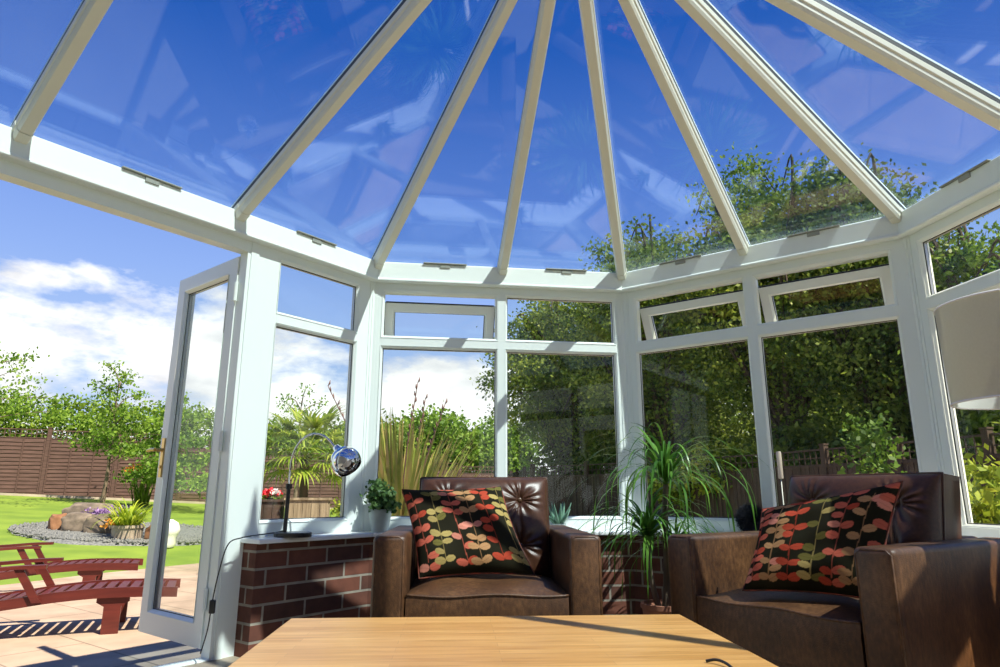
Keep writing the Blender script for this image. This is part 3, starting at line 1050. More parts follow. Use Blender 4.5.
def cushion(label, corners4, thick, seed):
    """corners TL, TR, BR, BL of the flattened cushion in the room; puffed between; its face towards the table"""
    TL, TR, BR, BL = [np.array(c, float) for c in corners4]
    cen = (TL + TR + BR + BL) / 4
    nor = -np.cross(TR - TL, BL - TL); nor /= np.linalg.norm(nor)
    N = 170
    a = np.linspace(0, 1, N)
    A, B = np.meshgrid(a, a)
    u, v = 2 * A - 1, 2 * B - 1
    # pinched sides: edges bow inward, corners stay out
    ub = u * (1 - 0.075 * (1 - v ** 2) * np.abs(u) ** 1.5)
    vb = v * (1 - 0.075 * (1 - u ** 2) * np.abs(v) ** 1.5)
    AA, BB = (ub + 1) / 2, (vb + 1) / 2
    base = ((1 - AA) * (1 - BB))[..., None] * TL + (AA * (1 - BB))[..., None] * TR + (AA * BB)[..., None] * BR + ((1 - AA) * BB)[..., None] * BL
    puff = thick * (np.clip(1 - u ** 4, 0, 1) * np.clip(1 - v ** 4, 0, 1)) ** 0.62
    wr = 0.006 * np.sin(u * 7 + v * 3 + seed) * np.sin(v * 6 - u * 2) * (1 - u ** 2) * (1 - v ** 2)
    Vf = base + nor * (puff + wr)[..., None]
    Vb = base - nor * (puff * 0.8)[..., None]
    # settle seams
    C = print_colors(u * 0.5, -v * 0.5, seed)
    Cb = np.tile(np.array([0.03, 0.022, 0.012]), (N, N, 1))
    G = uvgrid(N, N)
    V = np.concatenate([Vf.reshape(-1, 3), Vb.reshape(-1, 3)]) - cen
    Fq = np.concatenate([G[:, ::-1], G + N * N])
    o = npmesh('scatter_cushion', V, Fq, M['print'], None, True, None, np.concatenate([C.reshape(-1, 3), Cb.reshape(-1, 3)]))
    o.location = cen
    tag(o, label, 'cushion', 'leaf print scatter cushions')
    # piped seam
    bm = bmesh.new()
    ring_ = [Vf[0, i] for i in range(0, N, 5)] + [Vf[i, N - 1] for i in range(0, N, 5)] + [Vf[N - 1, i] for i in range(N - 1, -1, -5)] + [Vf[i, 0] for i in range(N - 1, -1, -5)]
    tube(bm, [tuple(p - cen) for p in ring_], 0.004, 6, caps=False)
    obj('piping', bm, noisy('seam_piping', (0.35, 0.06, 0.03, 1), (0.03, 0.02, 0.01, 1), 18.0, 0.8), o, smooth=True)
    return o
cushion('leaf-print scatter cushion tilted on the seat of the chair under the front windows',
        [(0.235, -1.10, 0.825), (0.715, -1.12, 0.84), (0.835, -1.36, 0.455), (0.325, -1.335, 0.445)], 0.075, 1)
cushion('leaf-print scatter cushion in the sideways chair beside the lamp shade',
        [(1.70, -1.79, 0.745), (2.015, -2.21, 0.85), (1.862, -2.220, 0.452), (1.555, -1.855, 0.444)], 0.075, 3)

# coffee table
tb = thing('coffee_table', 'long beech coffee table with stave top in the foreground', 'table', (0.52, -2.44, 0), math.radians(-4.0))
bm = bmesh.new()
bx(bm, -0.662, 0.662, -0.42, 0.42, 0.365, 0.40)
obj('tabletop', bm, M['table_wood'], tb, bevel=0.004)
bm = bmesh.new()
for a in ((-0.60, 0.60, -0.38, -0.36), (-0.60, 0.60, 0.36, 0.38), (-0.62, -0.60, -0.38, 0.38), (0.60, 0.62, -0.38, 0.38)):
    bx(bm, *a, 0.285, 0.365)
obj('apron', bm, M['table_wood'], tb)
for sx in (-1, 1):
    for sy in (-1, 1):
        bm = bmesh.new()
        bx(bm, sx * 0.61 - 0.03, sx * 0.61 + 0.03, sy * 0.37 - 0.03, sy * 0.37 + 0.03, 0.0, 0.365)
        obj('leg', bm, M['table_wood'], tb, bevel=0.003)
bm = bmesh.new()
tube(bm, catmull([(1.00, -2.735, 0.404), (1.018, -2.752, 0.410), (1.028, -2.78, 0.409), (1.03, -2.81, 0.404), (1.02, -2.84, 0.404)], 6), 0.0035, 8)
tag(obj('cord', bm, M['cable'], smooth=True), 'short black cord curled at the right end of the table top', 'cord')

# chrome desk lamp on the left window board
lamp = thing('desk_lamp', 'chrome arc desk lamp with ball shade and black base on the left window board', 'lamp', (-0.345, -0.53, 0.578))
bm = bmesh.new()
lathe(bm, [(0, 0), (0.098, 0), (0.100, 0.004), (0.100, 0.020), (0.096, 0.024), (0, 0.024)], 40)
obj('base', bm, M['black_metal'], lamp, smooth=True, angle=40)
# pole stands near the left rim of the base
px_, py_ = -0.047, 0.015
bm = bmesh.new()
tube(bm, [(px_, py_, 0.02), (px_ + 0.004, py_, 0.255)], 0.011, 14)
lathe(bm, [(0, 0.0), (0.017, 0.0), (0.017, 0.03), (0, 0.03)], 16, (px_ + 0.004, py_, 0.252))
tube(bm, [(px_ + 0.004 - 0.0, py_ - 0.03, 0.267), (px_ + 0.004, py_ + 0.015, 0.267)], 0.007, 10)
obj('pole', bm, M['black_metal'], lamp, smooth=True, angle=40)
bm = bmesh.new()
arc = catmull([(px_ + 0.004, py_, 0.27), (px_ + 0.005, py_, 0.36), (px_ + 0.018, py_ - 0.01, 0.45), (px_ + 0.06, py_ - 0.03, 0.52), (px_ + 0.125, py_ - 0.06, 0.552), (px_ + 0.195, py_ - 0.09, 0.535), (px_ + 0.255, py_ - 0.115, 0.475)], 8)
tube(bm, arc, 0.0055, 12)
obj('arc_stem', bm, M['chrome'], lamp, smooth=True)
hc = Vector((px_ + 0.318, py_ - 0.145, 0.398))
sdir = Vector((-0.062, 0.03, 0.075)).normalized()
bm = bmesh.new()
prof = []
Rb = 0.083
for i in range(0, 21):
    a = math.radians(i * 122 / 20)
    prof.append((Rb * math.sin(a), Rb * math.cos(a)))
inner = [(r * 0.97, z * 0.97) for r, z in reversed(prof)]
lathe(bm, prof + inner, 40)
lathe(bm, [(0, Rb - 0.01), (0.026, Rb - 0.01), (0.026, Rb + 0.012), (0.020, Rb + 0.03), (0.008, Rb + 0.036), (0, Rb + 0.036)], 20)
rot = Vector((0, 0, 1)).rotation_difference(Vector((-0.55, 0.42, 0.72)).normalized()).to_matrix().to_4x4()
for v in bm.verts:
    v.co = hc + rot @ v.co
obj('shade', bm, M['chrome'], lamp, smooth=True, angle=40)
bm = bmesh.new()
bmesh.ops.create_uvsphere(bm, u_segments=16, v_segments=10, radius=0.03)
for v in bm.verts:
    v.co = hc + rot @ (v.co + Vector((0, 0, 0.0)))
obj('bulb', bm, M['white_paint'], lamp, smooth=True)
cable = thing('lamp_cable', 'thin black lamp cable trailing off the window board by the open door', 'cable')
bm = bmesh.new()
cp = catmull([(-0.395, -0.50, 0.610), (-0.44, -0.53, 0.600), (-0.52, -0.62, 0.592), (-0.575, -0.70, 0.584), (-0.625, -0.755, 0.555), (-0.655, -0.765, 0.42), (-0.675, -0.755, 0.28), (-0.685, -0.75, 0.16), (-0.705, -0.76, 0.05)], 8)
tube(bm, cp, 0.0032, 8)
obj('flex', bm, M['cable'], cable, smooth=True)
bm = bmesh.new()
rounded_box(bm, -0.014, 0.014, -0.010, 0.010, -0.032, 0.032, 0.006)
for v in bm.verts:
    v.co += Vector((-0.672, -0.755, 0.262))
obj('inline_switch', bm, M['black_metal'], cable, smooth=True)

# floor lamp with drum shade behind the sideways chair's arm
fl_x, fl_y = 2.35, -2.438
flamp = thing('floor_lamp', 'floor lamp with cream drum shade cut off by the picture edge', 'lamp', (fl_x, fl_y, 0))
R_SH = 0.222
bm = bmesh.new()
lathe(bm, [(R_SH, 1.115), (R_SH + 0.006, 1.46), (R_SH + 0.003, 1.46), (R_SH - 0.003, 1.115)], 64, closed=True)
sh = obj('lamp_shade', bm, M['shade'], flamp, smooth=True, angle=40)
bm = bmesh.new()
lathe(bm, [(R_SH - 0.005, 1.116), (R_SH + 0.001, 1.459)], 64)
obj('lining', bm, M['shade_in'], sh, smooth=True)
bm = bmesh.new()
for z in (1.115, 1.46):
    bm = bmesh.new()
    rr = R_SH + (0.006 if z > 1.3 else 0.0)
    tube(bm, [(rr * math.cos(2 * math.pi * k / 64), rr * math.sin(2 * math.pi * k / 64), z) for k in range(65)], 0.004, 6, caps=False)
    obj('rim', bm, M['white_paint'], sh, smooth=True)
bm = bmesh.new()
tube(bm, [(0, 0, 0.02), (0, 0, 1.30)], 0.011, 14)
for k in range(3):
    a = k * 2.094
    tube(bm, [(0, 0, 1.29), (R_SH * math.cos(a), R_SH * math.sin(a), 1.29)], 0.003, 6)
obj('pole', bm, M['chrome'], flamp, smooth=True)
bm = bmesh.new()
lathe(bm, [(0, 0), (0.135, 0), (0.135, 0.018), (0.02, 0.03), (0, 0.03)], 40)
obj('base', bm, M['chrome'], flamp, smooth=True, angle=40)

# ------------------------------------------------------------------ plants: leaf builders
def ribbon(V, F, pts, wid, up=None, fold=0.0):
    """flat tapering blade along pts; appends to lists"""
    P = np.array(pts, float)
    n = len(P)
    T = np.gradient(P, axis=0)
    T /= np.linalg.norm(T, axis=1)[:, None] + 1e-9
    ref = np.array([0, 0, 1.0]) if up is None else np.array(up, float)
    S = np.cross(T, ref)
    ln = np.linalg.norm(S, axis=1)
    bad = ln < 0.15
    S[bad] = np.cross(T[bad], np.array([0.3, 1, 0]))
    S /= np.linalg.norm(S, axis=1)[:, None] + 1e-9
    for i in range(1, n):
        if S[i] @ S[i - 1] < 0:
            S[i] = -S[i]
    i0 = len(V)
    for k in range(n):
        tt = k / (n - 1)
        w = wid * min(1.0, 0.55 + 2.5 * tt) * max(0.04, (1 - tt ** 2.2))
        V.append(P[k] - S[k] * w / 2); V.append(P[k] + S[k] * w / 2)
    for k in range(n - 1):
        a = i0 + 2 * k
        F.append((a, a + 1, a + 3, a + 2))

def arc_leaf(c, az, el, length, droop, n=9, curl=0.0):
    """leaf path leaving c at azimuth az / elevation el and bending down by droop (radians over its length)"""
    pts = [np.array(c, float)]
    e = el
    st_ = length / n
    for k in range(n):
        a = az + curl * k / n
        pts.append(pts[-1] + st_ * np.array([math.cos(a) * math.cos(e), math.sin(a) * math.cos(e), math.sin(e)]))
        e -= droop / n * (0.5 + 1.0 * k / n)
        e = max(e, -1.5)
    return pts

def leaf_quads(centers, size, aspect=0.6, flat=0.0, jitter=0.35, outward=None):
    """one folded quad leaf (diamond) per centre, random orientation"""
    n = len(centers)
    d = RNG.normal(size=(n, 3))
    if outward is not None:
        d = d * 0.8 + outward
    d /= np.linalg.norm(d, axis=1)[:, None] + 1e-9
    r = RNG.normal(size=(n, 3)); r[:, 2] *= (1 - flat)
    s = np.cross(d, r); s /= np.linalg.norm(s, axis=1)[:, None] + 1e-9
    L = size * (1 + jitter * (RNG.random(n) * 2 - 1))
    a = centers - d * (L / 2)[:, None]
    b = centers + d * (L / 2)[:, None]
    c = centers + s * (L * aspect / 2)[:, None]
    e = centers - s * (L * aspect / 2)[:, None]
    V = np.stack([a, c, b, e], 1).reshape(-1, 3)
    F = np.arange(4 * n).reshape(n, 4)
    return V, F

def blob_points(blobs, n, clump=0.35, per=14, shell=0.55):
    """blobs: (cx,cy,cz,rx,ry,rz,weight) -> leaf centres in twig-like clumps and outward vectors"""
    B = np.array([b[:6] for b in blobs], float)
    w = np.array([b[6] if len(b) > 6 else b[3] * b[4] + b[4] * b[5] for b in blobs], float)
    w /= w.sum()
    nc = max(1, n // per)
    ids = RNG.choice(len(B), nc, p=w)
    d = RNG.normal(size=(nc, 3)); d /= np.linalg.norm(d, axis=1)[:, None]
    rad = shell + (1 - shell) * RNG.random(nc) ** 0.6
    lump = 1 + 0.16 * np.sin(d[:, 0] * 7 + ids) * np.sin(d[:, 1] * 6 + 2 * ids) + 0.12 * np.sin(d[:, 2] * 9 + ids)
    cc = B[ids, :3] + d * B[ids, 3:6] * (rad * lump)[:, None]
    C = np.repeat(cc, per, 0)
    off = RNG.normal(size=(len(C), 3)) * clump * np.array([1, 1, 0.55])
    out = np.repeat(d, per, 0)
    return C + off, out

def foliage(name, blobs, n, size, m, parent, clump=0.35, per=14, shell=0.55, aspect=0.6, flat=0.0):
    P, out = blob_points(blobs, n, clump, per, shell)
    V, F = leaf_quads(P, size, aspect, flat, outward=None)
    return npmesh(name, V, F, m, parent)

def trunk_mesh(parent, segs, m, name='trunk'):
    bm = bmesh.new()
    for pts, r in segs:
        tube(bm, catmull(pts, 5), list(np.linspace(r[0], r[1], (len(pts) - 1) * 5 + 1)), 9)
    return obj(name, bm, m, parent, smooth=True)

def tree(label, loc, blobs, n, size, lm, bm_, trunk, group=None, clump=0.35, per=14, shell=0.55, flat=0.0, name='tree'):
    t = thing(name, label, 'tree', loc, 0, group)
    foliage('crown', blobs, n, size, lm, t, clump, per, shell, 0.6, flat)
    trunk_mesh(t, trunk, bm_)
    return t

def bush(label, loc, blobs, n, size, lm, cat='shrub', name='shrub', group=None, clump=0.12, per=10, shell=0.5, stem=True):
    t = thing(name, label, cat, loc, 0, group)
    foliage('foliage', blobs, n, size, lm, t, clump, per, shell)
    if stem:
        bm = bmesh.new()
        for b in blobs[:5]:
            tube(bm, [(0, 0, -0.05), (b[0] * 0.4, b[1] * 0.4, b[2] * 0.5), (b[0], b[1], b[2])], [0.02, 0.014, 0.006], 6)
        obj('stem', bm, M['bark_dark'], t, smooth=True)
    return t

# ---- indoor plants
# ivy-like plant in grey zinc pot on the corner of the window board
pp_ = thing('potted_plant', 'small bushy green plant in a grey zinc pot at the corner of the window board', 'plant', (0.105, -0.115, 0.578))
bm = bmesh.new()
lathe(bm, [(0, 0), (0.050, 0), (0.072, 0.13), (0.075, 0.13), (0.075, 0.137), (0.068, 0.137), (0.062, 0.11), (0, 0.11)], 32)
obj('pot', bm, M['zinc'], pp_, smooth=True, angle=40)
foliage('leaves', [(0, 0, 0.20, 0.09, 0.09, 0.085), (0.03, -0.03, 0.16, 0.07, 0.07, 0.05), (-0.03, 0.0, 0.26, 0.06, 0.06, 0.06)], 900, 0.032, M['lf_pot'], pp_, 0.018, 8, 0.3, 0.8)
bm = bmesh.new()
for k in range(7):
    a = k * 0.9
    tube(bm, [(0.02 * math.cos(a), 0.02 * math.sin(a), 0.10), (0.05 * math.cos(a), 0.05 * math.sin(a), 0.2)], 0.003, 5)
obj('stem', bm, M['bark_dark'], pp_)

# little aloe on the front window board
al = thing('aloe_plant', 'little grey-green aloe on the front window board behind the tufted chair', 'plant', (1.235, -0.085, 0.578))
bm = bmesh.new()
lathe(bm, [(0, 0), (0.040, 0), (0.050, 0.045), (0.045, 0.045), (0.042, 0.035), (0, 0.035)], 24)
obj('pot', bm, M['zinc'], al, smooth=True, angle=40)
bm = bmesh.new()
for k in range(13):
    a = k * 2.4
    el = 1.25 - 0.06 * k
    pts = arc_leaf((0.008 * math.cos(a), 0.008 * math.sin(a), 0.035), a, max(0.45, el), 0.150 + 0.02 * math.sin(k * 3), -0.35, 6)
    tube(bm, [tuple(p) for p in pts], [0.014, 0.0135, 0.0125, 0.0105, 0.008, 0.0045, 0.001], 7)
obj('leaves', bm, M['lf_aloe'], al, smooth=True)

# ponytail palm standing on the floor between the chairs
pt = thing('ponytail_palm', 'tall arching strap-leaved houseplant on the floor between the two armchairs', 'plant', (1.72, -0.62, 0))
bm = bmesh.new()
lathe(bm, [(0, 0), (0.105, 0), (0.135, 0.19), (0.142, 0.19), (0.142, 0.215), (0.125, 0.215), (0.12, 0.18), (0, 0.18)], 32)
obj('pot', bm, M['terracotta'], pt, smooth=True, angle=40)
bm = bmesh.new()
tube(bm, catmull([(0, 0, 0.17), (0.01, -0.02, 0.4), (0.0, -0.05, 0.65), (0.0, -0.09, 0.86)], 6), list(np.linspace(0.026, 0.014, 19)), 10)
tube(bm, catmull([(-0.04, 0, 0.17), (-0.09, -0.03, 0.35), (-0.11, -0.06, 0.56)], 6), list(np.linspace(0.018, 0.011, 13)), 10)
tube(bm, catmull([(0.03, -0.02, 0.17), (0.06, -0.05, 0.35), (0.05, -0.07, 0.5)], 6), list(np.linspace(0.014, 0.009, 13)), 10)
obj('stem', bm, M['bark'], pt, smooth=True)
def strap_head(name, c, n, lmin, lmax, wid, el0, el1, dr, seed, zfloor):
    rg = random.Random(seed)
    V, F = [], []
    for k in range(n):
        az = k * 2.399 + rg.uniform(-0.3, 0.3)
        f = k / n
        el = el1 + (el0 - el1) * f ** 0.8 + rg.uniform(-0.12, 0.12)
        L = rg.uniform(lmin, lmax) * (0.75 + 0.25 * (1 - f))
        pts = arc_leaf(c, az, el, L, rg.uniform(*dr), 14, rg.uniform(-0.7, 0.7))
        ribbon(V, F, pts, wid * rg.uniform(0.75, 1.15))
    npmesh(name, np.array(V), np.array(F), M['lf_house'], pt, True)
strap_head('leaf_rosette', (0.0, -0.09, 0.86), 96, 0.45, 0.86, 0.021, 1.5, 0.30, (2.0, 3.6), 5, 0)
strap_head('leaf_rosette', (-0.11, -0.06, 0.56), 86, 0.40, 0.80, 0.018, 1.45, 0.2, (2.2, 3.8), 8, 0)
strap_head('leaf_rosette', (0.05, -0.07, 0.50), 52, 0.35, 0.65, 0.016, 1.45, 0.2, (2.2, 3.6), 9, 0)

# dark fluffy ball on the right window board
fb = thing('fluffy_ball', 'dark fluffy ball on the right window board behind the sideways chair', 'ornament', FR.P(0.80, 0.085, 0.578))
bm = bmesh.new()
bmesh.ops.create_icosphere(bm, subdivisions=3, radius=0.066)
for v in bm.verts:
    v.co.z += 0.066
obj('core', bm, M['fluff'], fb, smooth=True)
n = 5200
d = RNG.normal(size=(n, 3)); d /= np.linalg.norm(d, axis=1)[:, None]
base = d * 0.062 + np.array([0, 0, 0.088])
tipp = base + d * 0.030 + RNG.normal(size=(n, 3)) * 0.008
sidev = np.cross(d, RNG.normal(size=(n, 3))); sidev /= np.linalg.norm(sidev, axis=1)[:, None]
tipp[:, 2] = np.maximum(tipp[:, 2], 0.002)
V = np.stack([base - sidev * 0.0012, base + sidev * 0.0012, tipp], 1).reshape(-1, 3)
V[:, 2] = np.maximum(V[:, 2], 0.002)
npmesh('fluff', V, np.arange(3 * n).reshape(n, 3), M['fluff'], fb)

# ------------------------------------------------------------------ garden ground
def sm(a, b, x):
    t = np.clip((x - a) / (b - a), 0, 1)
    return t * t * (3 - 2 * t)
def gz(x, y):
    """level round the paving, then rising up the lawn towards the far left"""
    q = (np.asarray(x, float) + 4.96) * -0.82 + (np.asarray(y, float) - 4.17) * 0.57
    return -0.25 + np.clip(0.075 * q, 0.0, 1.1)
def gzf(x, y):
    return float(gz(x, y))
# lawn as a terrain sheet
nx, ny = 150, 130
xs = np.linspace(-34, 30, nx); ys = np.linspace(-16, 44, ny)
X, Y = np.meshgrid(xs, ys)
Z = gz(X, Y) - 0.012
struct(npmesh('lawn', np.stack([X, Y, Z], -1).reshape(-1, 3), uvgrid(nx, ny), M['grass'], None, True), 'bright green lawn rising to the fence', 'lawn')
# patio slabs round the room
bm = bmesh.new()
pat = [(-9.5, -9), (7.4, -9), (7.0, 5.5), (4.5, 9.4), (-1.1, 9.4), (-2.17, 8.04), (-2.94, 7.12), (-3.25, 6.72), (-3.58, 6.22), (-3.92, 5.78), (-4.39, 4.82), (-4.96, 4.0), (-6.2, 3.4), (-9.5, 3.0)]
prism(bm, pat, -0.40, -0.249)
struct(obj('patio', bm, M['paving']), 'pinkish stone paving outside the open door', 'paving')

# ------------------------------------------------------------------ loungers
def lounger(label, loc, rotz, sc=1.0):
    """origin on the paving under the foot end; the bed runs towards -x"""
    t = thing('sun_lounger', label, 'sun lounger', loc, rotz, 'slatted wooden sun loungers on the patio')
    Wd = 0.61
    # rail top profile along the length (distance from foot, height)
    prof = catmull([(0.0, 0.325), (-0.25, 0.338), (-0.55, 0.342), (-0.85, 0.325), (-1.15, 0.29), (-1.42, 0.265), (-1.62, 0.29), (-2.05, 0.50)], 8)
    for sy in (-1, 1):
        bm = bmesh.new()
        y0, y1 = (Wd / 2 - 0.028, Wd / 2) if sy > 0 else (-Wd / 2, -Wd / 2 + 0.028)
        for (a, za), (b, zb) in zip(prof[:-1], prof[1:]):
            loft(bm, [(a, y0, za), (a, y1, za), (a, y1, za - 0.074), (a, y0, za - 0.074)], [(b, y0, zb), (b, y1, zb), (b, y1, zb - 0.074), (b, y0, zb - 0.074)])
        bmesh.ops.remove_doubles(bm, verts=bm.verts[:], dist=1e-5)
        obj('side_rail', bm, M['mahogany'], t)
        for lx, wd in ((-0.45, 0.12), (-1.45, 0.12)):
            bm = bmesh.new()
            yy0, yy1 = (y0 - 0.03, y0) if sy > 0 else (y1, y1 + 0.03)
            zt = 0.325 if lx > -1 else 0.25
            # shaped board leg: flares where it meets the rail
            loft(bm, [(lx - wd / 2, yy0, 0), (lx + wd / 2, yy0, 0), (lx + wd / 2, yy0, zt * 0.62), (lx + wd * 0.95, yy0, zt * 0.72), (lx + wd * 0.95, yy0, zt), (lx - wd * 0.95, yy0, zt), (lx - wd * 0.95, yy0, zt * 0.72), (lx - wd / 2, yy0, zt * 0.62)],
                 [(lx - wd / 2, yy1, 0), (lx + wd / 2, yy1, 0), (lx + wd / 2, yy1, zt * 0.62), (lx + wd * 0.95, yy1, zt * 0.72), (lx + wd * 0.95, yy1, zt), (lx - wd * 0.95, yy1, zt), (lx - wd * 0.95, yy1, zt * 0.72), (lx - wd / 2, yy1, zt * 0.62)])
            obj('leg', bm, M['mahogany'], t)
        # armrest with two slanted posts
        a = empty('armrest', (0, 0, 0), 0, t)
        ya = sy * (Wd / 2 + 0.005)
        bm = bmesh.new()
        ap = catmull([(-0.92, 0.530), (-1.12, 0.528), (-1.38, 0.512), (-1.75, 0.500)], 5)
        for (p, zp), (q2, zq) in zip(ap[:-1], ap[1:]):
            loft(bm, [(p, ya - 0.035, zp), (p, ya + 0.035, zp), (p, ya + 0.035, zp - 0.026), (p, ya - 0.035, zp - 0.026)], [(q2, ya - 0.035, zq), (q2, ya + 0.035, zq), (q2, ya + 0.035, zq - 0.026), (q2, ya - 0.035, zq - 0.026)])
        bmesh.ops.remove_doubles(bm, verts=bm.verts[:], dist=1e-5)
        obj('arm_board', bm, M['mahogany'], a)
        for xa, xb, zb in ((-1.10, -0.95, 0.29), (-1.50, -1.38, 0.25)):
            bm = bmesh.new()
            yq0, yq1 = (y1, y1 + 0.026) if sy > 0 else (y0 - 0.026, y0)
            loft(bm, [(xa - 0.03, yq0, 0.512), (xa + 0.03, yq0, 0.512), (xa + 0.03, yq1, 0.512), (xa - 0.03, yq1, 0.512)], [(xb - 0.03, yq0, zb - 0.03), (xb + 0.03, yq0, zb - 0.03), (xb + 0.03, yq1, zb - 0.03), (xb - 0.03, yq1, zb - 0.03)])
            obj('arm_post', bm, M['mahogany'], a)
    bm = bmesh.new()
    P = [np.array(p) for p in prof]
    L = np.concatenate([[0], np.cumsum([np.linalg.norm(b - a) for a, b in zip(P[:-1], P[1:])])])
    pitch = 0.088
    k = 0
    pos = 0.03
    while pos + 0.060 < L[-1]:
        q0 = np.array([np.interp(pos, L, [p[i] for p in P]) for i in (0, 1)])
        q1 = np.array([np.interp(pos + 0.060, L, [p[i] for p in P]) for i in (0, 1)])
        h0 = -0.012
        A = [(q0[0], -Wd / 2 + 0.02, q0[1] + h0), (q1[0], -Wd / 2 + 0.02, q1[1] + h0), (q1[0], -Wd / 2 + 0.02, q1[1] + h0 - 0.018), (q0[0], -Wd / 2 + 0.02, q0[1] + h0 - 0.018)]
        B = [(a[0], Wd / 2 - 0.02, a[2]) for a in A]
        loft(bm, A, B)
        pos += pitch
        k += 1
    obj('slat_bed', bm, M['mahogany'], t)
    return t
lounger('mahogany-stained slatted sun lounger nearest the open door, its foot behind the door glass', (-1.615, 1.86, -0.249), math.radians(15))
lounger('mahogany-stained slatted sun lounger behind the nearer one, at the lawn edge', (-2.66, 3.92, -0.249), math.radians(15))

# ------------------------------------------------------------------ fences
def fence_panel(x0, y0, x1, y1, style, ztop, label, group, last=False):
    p0, p1 = np.array((x0, y0)), np.array((x1, y1))
    L = np.linalg.norm(p1 - p0)
    d = (p1 - p0) / L
    a = math.atan2(d[1], d[0])
    zb = min(gzf(x0, y0), gzf(x1, y1)) - 0.03
    t = thing('fence_panel', label, 'fence', (x0, y0, zb), a, group)
    H = ztop - zb
    TR = 0.30
    m = M['fence'] if style == 'lap' else M['fence_dark']
    bm = bmesh.new()
    if style == 'lap':
        n = max(6, int((H - TR) / 0.115))
        hh = (H - TR) / n
        for k in range(n):
            z0 = k * hh
            loft(bm, [(0.05, -0.008, z0 - 0.01), (0.05, -0.026, z0), (0.05, -0.006, z0 + hh + 0.01), (0.05, 0.006, z0 + hh + 0.01)],
                 [(L - 0.05, -0.008, z0 - 0.01), (L - 0.05, -0.026, z0), (L - 0.05, -0.006, z0 + hh + 0.01), (L - 0.05, 0.006, z0 + hh + 0.01)])
        for xx in (0.08, L / 3, 2 * L / 3, L - 0.08):
            bx(bm, xx - 0.02, xx + 0.02, -0.045, -0.022, 0.0, H - TR)
    else:
        n = int(L / 0.11)
        ww = (L - 0.1) / n
        for k in range(n):
            bx(bm, 0.05 + k * ww, 0.05 + (k + 0.9) * ww, -0.012 - 0.006 * (k % 2), 0.004, 0.0, H - TR)
        for zz in (0.25, H - TR - 0.2):
            bx(bm, 0.05, L - 0.05, 0.004, 0.04, zz, zz + 0.06)
        bx(bm, 0.05, L - 0.05, -0.03, 0.03, H - TR - 0.02, H - TR + 0.015)
    obj('board_panel', bm, m, t)
    bm = bmesh.new()
    bx(bm, 0.05, L - 0.05, -0.02, 0.02, H - 0.03, H)
    bx(bm, 0.05, L - 0.05, -0.02, 0.02, H - TR + 0.01, H - TR + 0.035)
    n = int(L / 0.15)
    for k in range(n + 1):
        xx = 0.06 + (L - 0.12) * k / n
        bx(bm, xx - 0.010, xx + 0.010, -0.012, 0.0, H - TR + 0.03, H - 0.02)
    bx(bm, 0.05, L - 0.05, 0.0, 0.010, H - TR * 0.55, H - TR * 0.55 + 0.02)
    obj('trellis', bm, m, t)
    bm = bmesh.new()
    bx(bm, -0.05, 0.05, -0.05, 0.05, -0.1, H + 0.06)
    bx(bm, -0.06, 0.06, -0.06, 0.06, H + 0.06, H + 0.085)
    obj('fence_post', bm, m, t)
    if last:
        bm = bmesh.new()
        bx(bm, L - 0.05, L + 0.05, -0.05, 0.05, -0.1, H + 0.06)
        obj('fence_post', bm, m, t)
A, B = np.array((-24.745, 15.67)), np.array((4.3, 22.9))
n = 15
for k in range(n):
    p, q = A + (B - A) * k / n, A + (B - A) * (k + 1) / n
    zt = np.interp((p[0] + q[0]) / 2, [-14, -8, -3.5, 3, 5], [2.86, 2.80, 2.36, 1.92, 1.88])
    fence_panel(*p, *q, 'lap', zt, 'red-brown horizontal-board fence panel with low trellis along the back of the lawn', 'fence panels at the back of the lawn', k == n - 1)
poly = [np.array(p) for p in ((4.3, 22.9), (3.9, 15.0), (6.1, 11.2), (7.25, 8.0), (7.75, 5.0), (8.0, 2.0), (8.1, -2.0))]
segs_ = []
for a, b in zip(poly[:-1], poly[1:]):
    nn_ = max(1, round(np.linalg.norm(b - a) / 1.85))
    for k in range(nn_):
        segs_.append((a + (b - a) * k / nn_, a + (b - a) * (k + 1) / nn_))
for p, q in segs_:
    fence_panel(*p, *q, 'board', 1.60, 'dark brown upright-board fence panel with trellis top below the big trees', 'dark fence panels beside the room')
# stone edging strip and soil at the foot of the lawn fence
bm = bmesh.new()
dv = (B - A) / np.linalg.norm(B - A); nv = np.array((dv[1], -dv[0]))
for k in range(22):
    p, q = A + (B - A) * k / 22, A + (B - A) * (k + 1) / 22
    p, q = p + nv * 0.35, q + nv * 0.35
    za, zb = gzf(*p), gzf(*q)
    loft(bm, [(p[0], p[1], za - 0.05), (p[0], p[1], za + 0.05), (p[0] + nv[0] * .12, p[1] + nv[1] * .12, za + 0.05), (p[0] + nv[0] * .12, p[1] + nv[1] * .12, za - 0.05)],
         [(q[0], q[1], zb - 0.05), (q[0], q[1], zb + 0.05), (q[0] + nv[0] * .12, q[1] + nv[1] * .12, zb + 0.05), (q[0] + nv[0] * .12, q[1] + nv[1] * .12, zb - 0.05)])
struct(obj('lawn_edging', bm, M['kerb']), 'pale edging strip between lawn and fence', 'edging')

